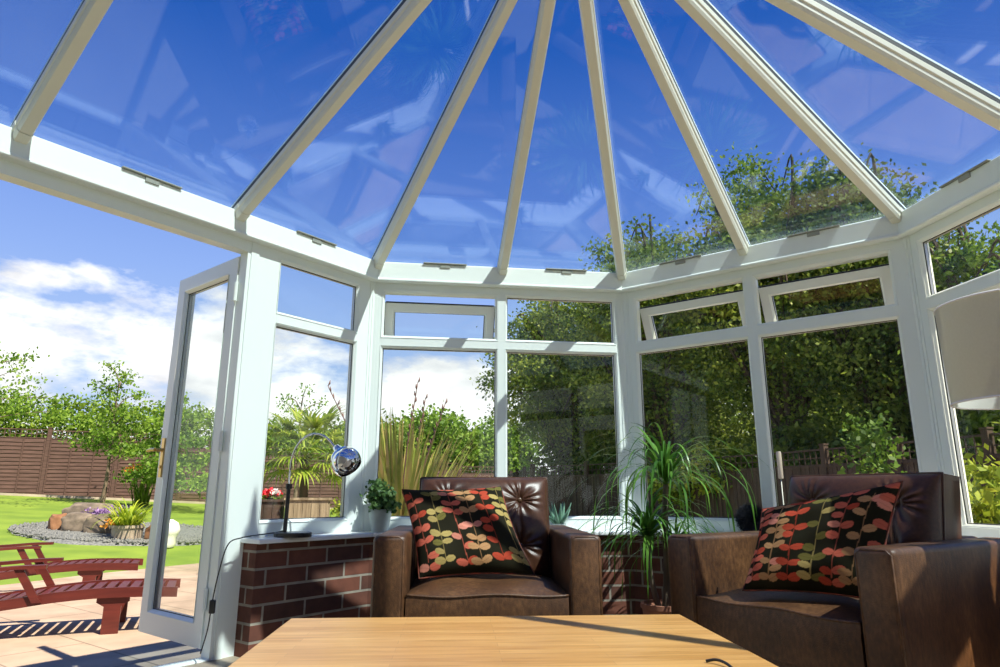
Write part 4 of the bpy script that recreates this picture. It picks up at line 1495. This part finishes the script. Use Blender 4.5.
# ------------------------------------------------------------------ rockery on the lawn
def bedpt(x, y, dz=0.0):
    return (x, y, gzf(x, y) + dz)
bc_ = np.array((-5.2, 10.5)); ba, bb = 2.15, 1.85
nr = 64
V = [np.array([bc_[0], bc_[1], gzf(*bc_) + 0.10])]
F3 = []
for j, f in enumerate((0.4, 0.75, 0.93, 1.0)):
    for k in range(nr):
        a = 2 * math.pi * k / nr
        wob = 1 + 0.05 * math.sin(3 * a) + 0.03 * math.sin(7 * a + 1)
        x, y = bc_[0] + ba * f * wob * math.cos(a), bc_[1] + bb * f * wob * math.sin(a)
        V.append(np.array([x, y, gzf(x, y) + (0.08, 0.05, 0.03, -0.03)[j]]))
for k in range(nr):
    F3.append((0, 1 + k, 1 + (k + 1) % nr))
    for j in range(3):
        a, b = 1 + j * nr + k, 1 + j * nr + (k + 1) % nr
        F3.append((a, a + nr, b + nr)); F3.append((a, b + nr, b))
V = np.array(V); F3 = np.array(F3)
# loose stones on top of the sheet, all in the one gravel object
ns = 4200
rr = np.sqrt(RNG.random(ns)) * 0.98; aa = RNG.random(ns) * 2 * math.pi
sx_, sy_ = bc_[0] + ba * rr * np.cos(aa), bc_[1] + bb * rr * np.sin(aa)
sz_ = gz(sx_, sy_) + 0.045
oct_ = np.array([(1, 0, 0), (-1, 0, 0), (0, 1, 0), (0, -1, 0), (0, 0, 1), (0, 0, -1)], float)
of = np.array([(0, 2, 4), (2, 1, 4), (1, 3, 4), (3, 0, 4), (2, 0, 5), (1, 2, 5), (3, 1, 5), (0, 3, 5)])
sc_ = RNG.uniform(0.018, 0.040, ns)
PV = (oct_[None] * (sc_[:, None, None] * RNG.uniform(0.6, 1.3, (ns, 1, 3))) + np.stack([sx_, sy_, sz_], -1)[:, None]).reshape(-1, 3)
PF = (of[None] + (np.arange(ns) * 6)[:, None, None]).reshape(-1, 3) + len(V)
g = npmesh('gravel', np.concatenate([V, PV]), np.concatenate([F3, PF]), M['gravel'])
tag(g, 'oval bed of blue-grey gravel set in the lawn', 'gravel', None, 'stuff')

def rock(label, x, y, sx, sy, sz, seed, m, rz=0.0):
    bm = bmesh.new()
    bmesh.ops.create_icosphere(bm, subdivisions=4, radius=1.0)
    rg = np.random.default_rng(seed)
    ph = rg.uniform(0, 6, 6)
    for v in bm.verts:
        p = v.co.normalized()
        q = Vector([math.copysign(abs(c) ** 0.55, c) for c in p])
        k = 1 + 0.10 * math.sin(3 * p.x + ph[0]) * math.sin(4 * p.y + ph[1]) + 0.07 * math.sin(7 * p.z + ph[2]) * math.sin(6 * p.x + ph[3]) + 0.03 * math.sin(15 * p.y + ph[4]) * math.sin(13 * p.z + ph[5])
        v.co = Vector((q.x * sx, q.y * sy, q.z * sz)) * k * 0.8
    o = obj('rock', bm, m, None, smooth=True, angle=35)
    o.location = (x, y, gzf(x, y) + 0.03 + sz * 0.5)
    o.rotation_euler = (0, 0, rz)
    return tag(o, label, 'rock', 'rockery stones')
rock('small orange-brown stone at the left end of the rockery', -6.40, 10.05, 0.20, 0.18, 0.24, 1, M['rock_orange'], 0.5)
rock('broad grey-brown boulder at the front left of the rockery', -5.98, 9.95, 0.36, 0.24, 0.27, 2, M['rock'], 0.1)
rock('squarish tan boulder at the front middle of the rockery', -5.48, 9.80, 0.36, 0.24, 0.29, 3, M['rock'], -0.1)
rock('long low stone along the back of the rockery', -6.25, 11.0, 0.60, 0.22, 0.36, 4, M['rock'], 0.1)
rock('dark reddish boulder right of the stone tub in the rockery', -4.35, 9.35, 0.20, 0.18, 0.22, 5, M['rock_orange'], 0.9)
pf = thing('flower_mound', 'low mound of purple flowers among the rockery stones', 'flowers', bedpt(-5.55, 10.45, 0.10))
foliage('blossom', [(0, 0, 0.24, 0.38, 0.26, 0.17), (-0.40, 0.15, 0.24, 0.3, 0.22, 0.14), (0.15, -0.25, 0.2, 0.2, 0.15, 0.13)], 1500, 0.05, M['purple_flower'], pf, 0.04, 10, 0.4, 0.9)
foliage('leaves', [(0, 0, 0.1, 0.4, 0.26, 0.14)], 500, 0.06, M['lf_pot'], pf, 0.05, 10, 0.4)
tub = thing('stone_tub', 'round pale stone tub planted with yellow-green straps and orange flowers', 'planter', bedpt(-4.86, 9.35, 0.03))
bm = bmesh.new()
lathe(bm, [(0, 0), (0.25, 0), (0.27, 0.20), (0.29, 0.20), (0.29, 0.25), (0.26, 0.25), (0.25, 0.20), (0, 0.20)], 36)
obj('tub', bm, M['stone_tub'], tub, smooth=True, angle=40)
Vl, Fl = [], []
rg = random.Random(3)
for k in range(120):
    az = k * 2.399
    r0 = rg.uniform(0, 0.2)
    ribbon(Vl, Fl, arc_leaf((r0 * math.cos(az), r0 * math.sin(az), 0.20), az + rg.uniform(-.5, .5), rg.uniform(0.7, 1.45), rg.uniform(0.45, 0.82), rg.uniform(0.8, 2.6), 9), 0.040)
npmesh('strap_leaves', np.array(Vl), np.array(Fl), M['lf_strap'], tub, True)
foliage('blossom', [(-0.25, -0.05, 0.30, 0.16, 0.18, 0.09)], 90, 0.055, M['orange_flower'], tub, 0.03, 5, 0.4, 0.9)
orn = thing('garden_ornament', 'small white rounded ornament seen through the open door glass', 'ornament', bedpt(-3.95, 8.75, 0.0))
bm = bmesh.new()
lathe(bm, [(0, 0), (0.12, 0), (0.15, 0.06), (0.14, 0.16), (0.17, 0.22), (0.20, 0.30), (0.16, 0.42), (0.06, 0.48), (0, 0.48)], 28)
obj('body', bm, M['white_paint'], orn, smooth=True, angle=50)

# ------------------------------------------------------------------ trees and shrubs at the left
def layered(cx, cy, z0, z1, r, seed, n=9):
    rg = random.Random(seed)
    out = []
    for k in range(n):
        f = k / (n - 1)
        rr = r * (1.0 - 0.65 * f) * rg.uniform(0.75, 1.1)
        a = k * 2.4
        out.append((cx + rr * 0.65 * math.cos(a), cy + rr * 0.65 * math.sin(a), z0 + (z1 - z0) * f, rr * 0.75, rr * 0.75, 0.16 + 0.10 * (1 - f)))
    return out
def smalltree(label, x, y, z_lo, z_hi, r, nl, seed, size=0.13, lm='lf_light', layers=11):
    g0 = gzf(x, y)
    bl = layered(0, 0, z_lo - g0, z_hi - g0, r, seed, layers)
    tr = [([(0, 0, -0.1), (0.03, 0.02, (z_lo - g0) * 0.7), (0.0, 0, z_hi - g0 - 0.3)], (0.075, 0.012))]
    for b in bl:
        tr.append(([(0.01, 0, max(0.4, b[2] - 0.45)), (b[0] * 0.6, b[1] * 0.6, b[2] - 0.12), (b[0] * 1.5, b[1] * 1.5, b[2] + 0.05)], (0.022, 0.006)))
    return tree(label, (x, y, g0), bl, nl, size, M[lm], M['bark'], tr, 'young garden trees on the lawn', 0.14, 9, 0.1, 0.5, name='young_tree')
smalltree('slim young tree with layered light leaves in front of the lawn fence', -8.45, 16.9, 2.1, 4.55, 1.15, 3600, 2, 0.10, 'lf_light', 13)
smalltree('young tree at the far left, its branches reaching in from the picture edge', -11.0, 14.6, 2.9, 4.70, 2.1, 2200, 5, 0.10)
smalltree('young light-leaved tree behind the open door, right of the slim one', -6.5, 16.3, 1.1, 3.5, 1.5, 5200, 9, 0.11)
smalltree('airy young tree behind the palm, seen through the left window', -3.0, 16.6, 2.2, 3.9, 1.3, 1500, 12, 0.09)
# hedge and trees beyond the lawn fence
bush('long clipped yellow-green hedge rising behind the lawn fence at the left', (-11.5, 20.9, gzf(-11.5, 20.9)),
     [(x, 0.3 * math.sin(x * 2) + x * 0.25, 2.15 + 0.2 * math.sin(x * 3.1), 1.1, 0.9, 1.05) for x in np.arange(-6, 4.6, 1.0)], 24000, 0.13, M['lf_hedge'], 'hedge', 'hedge', None, 0.16, 12, 0.55)
def bgtree(label, x, y, z, rx, ry, rz, n, lm, size=0.2, seed=0, bark='bark', blobs=7, name='tree', ground=None, shell=0.5, group='trees beyond the fences', sub=0.5, clump=0.3, per=12, boughs=0):
    rg = random.Random(seed)
    g0 = gzf(x, y) if ground is None else ground
    bl = []
    for k in range(blobs):
        a = k * 2.4 + rg.uniform(-0.3, 0.3)
        f = (k + 0.5) / blobs
        zz = z - g0 + rz * (1 - sub) * (2 * f - 1)
        q = math.sqrt(max(0.05, 1 - (2 * f - 1) ** 2))
        bl.append((rx * (1 - sub) * q * math.cos(a), ry * (1 - sub) * q * math.sin(a), zz, rx * sub * rg.uniform(0.85, 1.2), ry * sub * rg.uniform(0.85, 1.2), rz * sub * rg.uniform(0.8, 1.1)))
    tr = [([(0, 0, -0.2), (0.1, 0.05, (z - g0) * 0.4), (0.0, 0.1, z - g0 + rz * 0.5)], (0.05 + 0.055 * rx, 0.03))]
    for b in bl:
        tr.append(([(0.03, 0, (z - g0) * 0.3 + 0.2 * b[2] * 0.3), (b[0] * 0.5, b[1] * 0.5, b[2] * 0.75), (b[0], b[1], b[2] + 0.3 * rz * sub)], (0.03 + 0.025 * rx, 0.012)))
    for k in range(boughs):
        b = bl[k % blobs]
        dv = np.array([rg.uniform(-1, 1), rg.uniform(-1, 1), rg.uniform(-0.3, 0.9)])
        e_ = np.array(b[:3]) + dv * np.array(b[3:6]) * 0.95
        m_ = (np.array(b[:3]) * 0.8 + e_ * 0.35 + np.array([0, 0, rg.uniform(-0.2, 0.2)]))
        tr.append(([(b[0] * 0.5, b[1] * 0.5, b[2] * 0.75), tuple(m_), tuple(e_)], (0.05, 0.010)))
    return tree(label, (x, y, g0), bl, n, size, lm, M[bark], tr, group, clump, per, shell, 0.3, name=name)
bgtree('rounded fresh-green tree beyond the fence in the gap behind the left window post', -1.5, 24.0, 2.6, 2.3, 1.8, 1.5, 9000, M['lf_willow'], 0.2, 1)
bgtree('fresh-green tree beyond the fence behind the flower stalks', 1.3, 25.0, 2.9, 2.3, 1.8, 1.7, 10000, M['lf_light'], 0.2, 2)
bgtree('fresh-green tree beyond the fence just left of the front mullion', 4.3, 26.0, 2.6, 2.4, 1.8, 1.6, 10000, M['lf_light'], 0.2, 3)
bgtree('pale tree beyond the fence behind the palm', -5.2, 23.2, 2.3, 2.2, 1.4, 1.2, 8000, M['lf_willow'], 0.2, 4)

# ------------------------------------------------------------------ large trees at the right, beyond the dark fence
OAK = 'large trees at the right'
def oak(label, x, y, z, rx, ry, rz, n, lm, size, seed, blobs=18, name='oak_tree'):
    return bgtree(label, x, y, z, rx, ry, rz, n, lm, size, seed, 'bark_dark', blobs, name, -0.25, 0.35, OAK, 0.40, 0.27, 80, 40)
oak('tall oak filling the front right window, its lit left edge against the sky', 5.2, 16.3, 4.6, 2.5, 2.5, 3.3, 44000, M['lf_oak'], 0.115, 11)
oak('tall oak behind the bay corner, crown showing through the roof right of the middle rafter', 7.1, 12.9, 5.0, 2.7, 2.7, 3.6, 50000, M['lf_oak'], 0.115, 12)
oak('tallest broad oak behind the right facet, filling its left pane', 8.6, 9.4, 5.2, 2.3, 2.5, 3.5, 48000, M['lf_oak'], 0.105, 13)
oak('oak behind the right pane of the right facet, under the sixth rafter', 9.5, 7.3, 4.7, 1.7, 1.8, 3.2, 36000, M['lf_oak_dark'], 0.105, 14)
oak('smaller light tree seen through the far right top pane', 10.2, 5.3, 3.6, 1.3, 1.4, 2.1, 15000, M['lf_shrub'], 0.10, 15, 12, 'tree')
# deep backdrop trees so that the wood has depth
bgtree('dark dense tree deep in the wood behind the oaks, left of the others there', 9.5, 19.5, 4.0, 4.2, 3.0, 4.0, 22000, M['lf_oak_dark'], 0.24, 21, 'bark_dark', 12, 'tree', -0.25, 0.5, 'deep wood trees', 0.45)
bgtree('dark dense tree deep in the wood behind the right facet oaks', 14.0, 13.5, 3.8, 4.0, 3.4, 3.8, 22000, M['lf_oak_dark'], 0.24, 22, 'bark_dark', 12, 'tree', -0.25, 0.5, 'deep wood trees', 0.45)
bgtree('dark dense tree deep in the wood behind the far right window', 16.0, 6.5, 2.3, 3.8, 3.6, 2.2, 18000, M['lf_oak_dark'], 0.2, 23, 'bark_dark', 12, 'tree', -0.25, 0.5, 'deep wood trees', 0.45)
# understory
bush('bright lime-green shrub over the dark fence beside the ponytail plant', (7.1, 9.5, -0.25), [(0, 0, 1.55, 0.9, 0.6, 0.55), (0.7, -0.8, 1.5, 0.7, 0.6, 0.5), (-0.7, 0.8, 1.3, 0.7, 0.6, 0.5)], 5200, 0.11, M['lf_lime'], clump=0.13)
bush('tall leafy shrub in front of the dark fence behind the printed cushion', (5.75, 2.95, -0.25), [(0, 0, 1.0, 0.30, 0.3, 0.5), (0.05, 0, 1.6, 0.24, 0.24, 0.4), (-0.2, 0.1, 0.7, 0.35, 0.35, 0.4), (0.3, -.1, 0.9, .3, .3, .35)], 2600, 0.085, M['lf_shrub'], clump=0.10)
bush('leafy shrub with yellow-green tips below the lamp shade', (6.3, 1.9, -0.25), [(0, 0, 0.95, 0.55, 0.5, 0.42), (0.5, -0.4, 0.85, 0.5, 0.5, 0.4)], 2800, 0.10, M['lf_lime'], clump=0.10)
bush('dark understory shrub beyond the fence below the first oak', (6.3, 14.6, -0.25), [(0, 0, 1.6, 1.3, 0.9, 1.2), (-1.2, 1.2, 1.6, 1.1, 0.8, 1.1), (1.0, -1.5, 1.6, 1.0, 0.9, 1.1)], 9000, 0.15, M['lf_oak_dark'], clump=0.16)
bush('dark understory shrub beyond the fence below the right facet oaks', (9.2, 6.9, -0.25), [(0, 0, 1.5, 1.1, 0.9, 1.2), (0.5, -1.6, 1.5, 1.0, 0.9, 1.1), (-0.8, 1.6, 1.5, 1.0, 0.9, 1.1), (0.8, -3.2, 1.4, 0.9, 0.9, 1.0)], 12000, 0.15, M['lf_oak_dark'], clump=0.16)

bush('broad dark shrub far behind the fence in the gap between two oaks', (9.9, 12.2, -0.25), [(0, 0, 1.9, 1.5, 1.3, 1.5), (-1.3, 1.4, 1.9, 1.3, 1.2, 1.5), (1.4, -1.2, 1.9, 1.3, 1.2, 1.5)], 12000, 0.14, M['lf_oak'], clump=0.18)

# slim pale tube light on a stake
gl_ = thing('garden_light', 'slim pale tube-shaped garden light on a thin stake outside the right window', 'garden light', (5.25, 4.12, -0.25))
bm = bmesh.new()
lathe(bm, [(0, 1.27), (0.030, 1.27), (0.033, 1.28), (0.033, 1.60), (0.028, 1.63), (0, 1.63)], 18)
obj('tube', bm, M['pale_tube'], gl_, smooth=True, angle=40)
bm = bmesh.new()
tube(bm, [(0, 0, -0.1), (0, 0, 1.28)], 0.007, 8)
obj('stake', bm, M['zinc'], gl_, smooth=True)

# ------------------------------------------------------------------ palm, planters, phormium outside the left window
pm = thing('fan_palm', 'fan palm with yellow-green drooping fronds behind the wooden planters', 'palm', (-1.72, 9.3, gzf(-1.72, 9.3)))
g0 = gzf(-1.72, 9.3)
bm = bmesh.new()
tube(bm, catmull([(0, 0, -0.1), (0.02, 0, 0.6), (0, 0, 1.52 - g0)], 8), [0.085] * 17, 12)
obj('trunk', bm, M['bark_dark'], pm, smooth=True)
rg = random.Random(21)
for k in range(38):
    az = k * 2.399 + rg.uniform(-.2, .2)
    f = k / 38
    el = 1.20 - 1.45 * f
    Ls = rg.uniform(0.55, 0.8)
    st_pts = arc_leaf((0, 0, 1.56 - g0 - 0.12 * f), az, el, Ls, 0.35, 6)
    end = st_pts[-1]
    dirv = end - st_pts[-2]; dirv /= np.linalg.norm(dirv)
    Vl, Fl = [], []
    ribbon(Vl, Fl, st_pts, 0.025)
    side_ = np.cross(dirv, (0, 0, 1.0)); side_ /= np.linalg.norm(side_) + 1e-9
    for j in range(23):
        a = (j / 22 - 0.5) * 3.8
        dd = dirv * math.cos(a) + side_ * math.sin(a)
        az2 = math.atan2(dd[1], dd[0]); el2 = math.asin(max(-1, min(1, dd[2] / np.linalg.norm(dd))))
        ribbon(Vl, Fl, arc_leaf(end, az2, el2 + 0.1, 0.62 * (0.75 + 0.25 * math.cos(a)), rg.uniform(0.7, 1.6), 6), 0.052)
    npmesh('frond', np.array(Vl), np.array(Fl), M['lf_palm'], pm, True)
def planter(label, x, y, w, dpt, h, rz, m):
    z = gzf(x, y)
    t = thing('wooden_planter', label, 'planter', (x, y, z), rz, 'wooden planter boxes below the palm')
    bm = bmesh.new()
    for y0, y1 in ((-dpt / 2, -dpt / 2 + 0.03), (dpt / 2 - 0.03, dpt / 2)):
        n = int(w / 0.095)
        for k in range(n):
            bx(bm, -w / 2 + k * w / n + 0.003, -w / 2 + (k + 1) * w / n - 0.003, y0, y1, 0, h)
    for x0, x1 in ((-w / 2, -w / 2 + 0.03), (w / 2 - 0.03, w / 2)):
        bx(bm, x0, x1, -dpt / 2 + 0.03, dpt / 2 - 0.03, 0, h)
    obj('box', bm, m, t)
    bm = bmesh.new()
    bx(bm, -w / 2 - 0.02, w / 2 + 0.02, -dpt / 2 - 0.02, -dpt / 2 + 0.05, h, h + 0.03)
    bx(bm, -w / 2 - 0.02, w / 2 + 0.02, dpt / 2 - 0.05, dpt / 2 + 0.02, h, h + 0.03)
    bx(bm, -w / 2 - 0.02, -w / 2 + 0.05, -dpt / 2 + 0.05, dpt / 2 - 0.05, h, h + 0.03)
    bx(bm, w / 2 - 0.05, w / 2 + 0.02, -dpt / 2 + 0.05, dpt / 2 - 0.05, h, h + 0.03)
    obj('rim', bm, m, t)
    bm = bmesh.new()
    bx(bm, -w / 2 + 0.03, w / 2 - 0.03, -dpt / 2 + 0.03, dpt / 2 - 0.03, 0.02, h - 0.05)
    obj('soil', bm, M['soil'], t)
    return t
planter('pale weathered planter box in the middle, below the palm', -1.06, 5.3, 0.56, 0.45, 0.98, 0.05, M['planter_wood'])
planter('dark planter box at the left, holding red flowers', -1.74, 5.35, 0.66, 0.45, 0.96, 0.05, M['fence_dark'])
fr = thing('red_flowers', 'red and white flowers growing in the dark planter box', 'flowers', (-1.75, 5.33, gzf(-1.75, 5.33) + 0.90))
foliage('leaves', [(0.0, 0, 0.08, 0.33, 0.18, 0.08)], 700, 0.06, M['lf_shrub'], fr, 0.05, 8, 0.3)
foliage('blossom', [(0.0, 0, 0.16, 0.30, 0.16, 0.05)], 240, 0.055, M['red_flower'], fr, 0.02, 8, 0.4, 0.9)
foliage('pale_blossom', [(0.05, 0, 0.18, 0.38, 0.14, 0.05)], 60, 0.055, M['white_flower'], fr, 0.02, 6, 0.4, 0.9)
bush('bright green plant between the pale planter and the grey stone post', (-0.56, 5.6, gzf(-0.56, 5.6)), [(0, 0, 0.74, 0.24, 0.22, 0.22), (0.05, 0, 0.5, 0.22, 0.2, 0.25)], 900, 0.07, M['lf_lime'], clump=0.05)
bm = bmesh.new()
lathe(bm, [(0, 0), (0.17, 0), (0.155, 0.5), (0.15, 0.98), (0.17, 1.0), (0.17, 1.04), (0, 1.06)], 24)
gs = obj('stone_post', bm, M['grey_stone'], None, smooth=True, angle=40)
gs.location = (-0.36, 4.6, gzf(-0.36, 4.6))
tag(gs, 'short grey stone post outside the left window near the corner', 'post')

ph = thing('phormium', 'clump of bronze-green sword leaves with dark flower stalks outside the front window', 'plant', (0.20, 2.30, gzf(0.2, 2.3)))
Vl, Fl = [], []
rg = random.Random(31)
for k in range(230):
    az = k * 2.399
    r0 = rg.uniform(0.0, 0.16)
    left_ = math.cos(az) < -0.1
    ribbon(Vl, Fl, arc_leaf((r0 * math.cos(az), r0 * math.sin(az), 0.0), az + rg.uniform(-.3, .3), rg.uniform(1.42 if left_ else 1.18, 1.54), rg.uniform(1.40, 1.90), rg.uniform(0.05, 0.25 if left_ else 0.75), 9), 0.058)
npmesh('sword_leaves', np.array(Vl), np.array(Fl), M['lf_phormium'], ph, True)
for pts in ([(0.0, -0.05, 0.1), (0.04, -0.08, 1.3), (0.14, -0.10, 2.14)], [(0.05, -0.05, 0.1), (0.12, -0.05, 1.2), (0.22, -0.08, 1.98)], [(0.03, 0, 0.1), (0.2, 0.0, 1.2), (0.42, -0.05, 1.94)], [(-0.05, 0, 0.1), (-0.35, 0, 1.3), (-0.74, -0.03, 2.1)]):
    bm = bmesh.new()
    c = catmull(pts, 12)
    tube(bm, c, list(np.linspace(0.010, 0.004, len(c))), 7)
    for k in range(15, len(c)):
        p = np.array(c[k])
        a = k * 2.1
        d_ = np.array([math.cos(a), math.sin(a), 0])
        tube(bm, [tuple(p), tuple(p + d_ * 0.014 + np.array([0, 0, 0.02])), tuple(p + d_ * 0.018 + np.array([0, 0, 0.055]))], [0.004, 0.010, 0.003], 6)
    obj('flower_stalk', bm, M['stalk'], ph, smooth=True)
# upright iris clump in front of the lawn fence
ir = thing('iris_clump', 'upright clump of sword leaves with yellow-orange flowers left of the open door', 'plant', bedpt(-7.6, 17.4))
Vl, Fl = [], []
for k in range(70):
    az = k * 2.399
    ribbon(Vl, Fl, arc_leaf((0.2 * rg.uniform(-1, 1), 0.2 * rg.uniform(-1, 1), 0.0), az, rg.uniform(1.1, 1.5), rg.uniform(0.6, 1.1), rg.uniform(0.1, 0.7), 7), 0.045)
npmesh('sword_leaves', np.array(Vl), np.array(Fl), M['lf_hedge'], ir, True)
foliage('blossom', [(-0.2, -0.1, 1.05, 0.3, 0.15, 0.14)], 90, 0.13, M['orange_flower'], ir, 0.05, 8, 0.3, 0.9)

# ------------------------------------------------------------------ sky, sun, camera
world = bpy.data.worlds.new('summer_sky')
SC.world = world
world.use_nodes = True
wt = world.node_tree
wt.nodes.clear()
class WN(NT):
    def __init__(self, nt):
        self.nt = nt
        self.b = None
w_ = WN(wt)
out = wt.nodes.new('ShaderNodeOutputWorld')
bg = wt.nodes.new('ShaderNodeBackground')
tc = wt.nodes.new('ShaderNodeTexCoord')
sp = wt.nodes.new('ShaderNodeSeparateXYZ')
w_.l(tc.outputs['Generated'], sp.inputs[0])
sky = w_.ramp(sp.outputs['Z'], [(0.0, (0.62, 0.76, 0.98, 1)), (0.12, (0.50, 0.68, 0.98, 1)), (0.30, (0.30, 0.47, 0.93, 1)), (0.42, (0.19, 0.34, 0.84, 1)), (0.60, (0.035, 0.17, 0.62, 1)), (1.0, (0.02, 0.10, 0.46, 1))])
mp = wt.nodes.new('ShaderNodeMapping')
mp.inputs['Scale'].default_value = (1.0, 1.0, 2.3)
mp.inputs['Location'].default_value = (0.35, 0.1, 0.0)
w_.l(tc.outputs['Generated'], mp.inputs[0])
nz = wt.nodes.new('ShaderNodeTexNoise')
nz.inputs['Scale'].default_value = 2.6
nz.inputs['Detail'].default_value = 9.0
nz.inputs['Roughness'].default_value = 0.56
w_.l(mp.outputs[0], nz.inputs['Vector'])
cov = w_.ramp(sp.outputs['Z'], [(0.0, (0.75, 0.75, 0.75, 1)), (0.20, (0.63, 0.63, 0.63, 1)), (0.31, (0.395, 0.395, 0.395, 1)), (0.5, (0.36, 0.36, 0.36, 1)), (1.0, (0.33, 0.33, 0.33, 1))])
s_ = w_.math('ADD', nz.outputs[0], cov.outputs[0])
# unseen extra cloud added behind the viewer, to whiten the ambient light
bh = w_.math('MULTIPLY', w_.math('MULTIPLY', sp.outputs['Y'], -0.9, clamp=True), 0.14)
s_ = w_.math('ADD', s_, bh)
mask = w_.ramp(s_, [(0.0, (0, 0, 0, 1)), (1.0, (1, 1, 1, 1))])
mask.color_ramp.elements[0].position = 0.0
m1 = w_.math('SUBTRACT', s_, 1.04)
m2 = w_.math('MULTIPLY', m1, 15.0, clamp=True)
nz2 = wt.nodes.new('ShaderNodeTexNoise')
nz2.inputs['Scale'].default_value = 6.0
nz2.inputs['Detail'].default_value = 6.0
w_.l(mp.outputs[0], nz2.inputs['Vector'])
cl = w_.ramp(nz2.outputs[0], [(0.33, (0.72, 0.74, 0.80, 1)), (0.56, (1.30, 1.29, 1.27, 1))])
mx = wt.nodes.new('ShaderNodeMix')
mx.data_type = 'RGBA'
w_.l(m2, mx.inputs[0])
w_.l(sky.outputs[0], mx.inputs[6])
w_.l(cl.outputs[0], mx.inputs[7])
w_.l(mx.outputs[2], bg.inputs['Color'])
bg.inputs['Strength'].default_value = 1.0
w_.l(bg.outputs[0], out.inputs[0])

sun = bpy.data.lights.new('sun', 'SUN')
sun.energy = 11.2
sun.color = (1.0, 0.86, 0.68)
sun.angle = math.radians(0.53)
so = link(bpy.data.objects.new('sun', sun))
el = math.radians(56.5)
sd = Vector((0.675 * math.cos(el), -0.738 * math.cos(el), math.sin(el)))
so.rotation_euler = sd.to_track_quat('Z', 'Y').to_euler()
so.location = (8, -8, 12)

cam = bpy.data.cameras.new('camera')
co = link(bpy.data.objects.new('camera', cam))
co.location = (0.2523, -4.4304, 0.80)
fw = Vector((0.13304984, 0.96264361, 0.23582836))
rt = Vector((0.99053329, -0.13726485, 0.0014707))
upv = Vector((-0.03378671, -0.23340017, 0.97179361))
co.rotation_euler = Matrix((rt, upv, -fw)).transposed().to_euler()
cam.sensor_width = 36.0
cam.lens = 665.79 / 1000 * 36.0
cam.clip_start = 0.02
cam.clip_end = 300
SC.camera = co
SC.view_settings.view_transform = 'Standard'
SC.view_settings.look = 'None'
SC.view_settings.exposure = 0.0
SC.view_settings.gamma = 1.0
SC.view_settings.use_curve_mapping = False
SC.cycles.transparent_max_bounces = 24
SC.cycles.max_bounces = 10
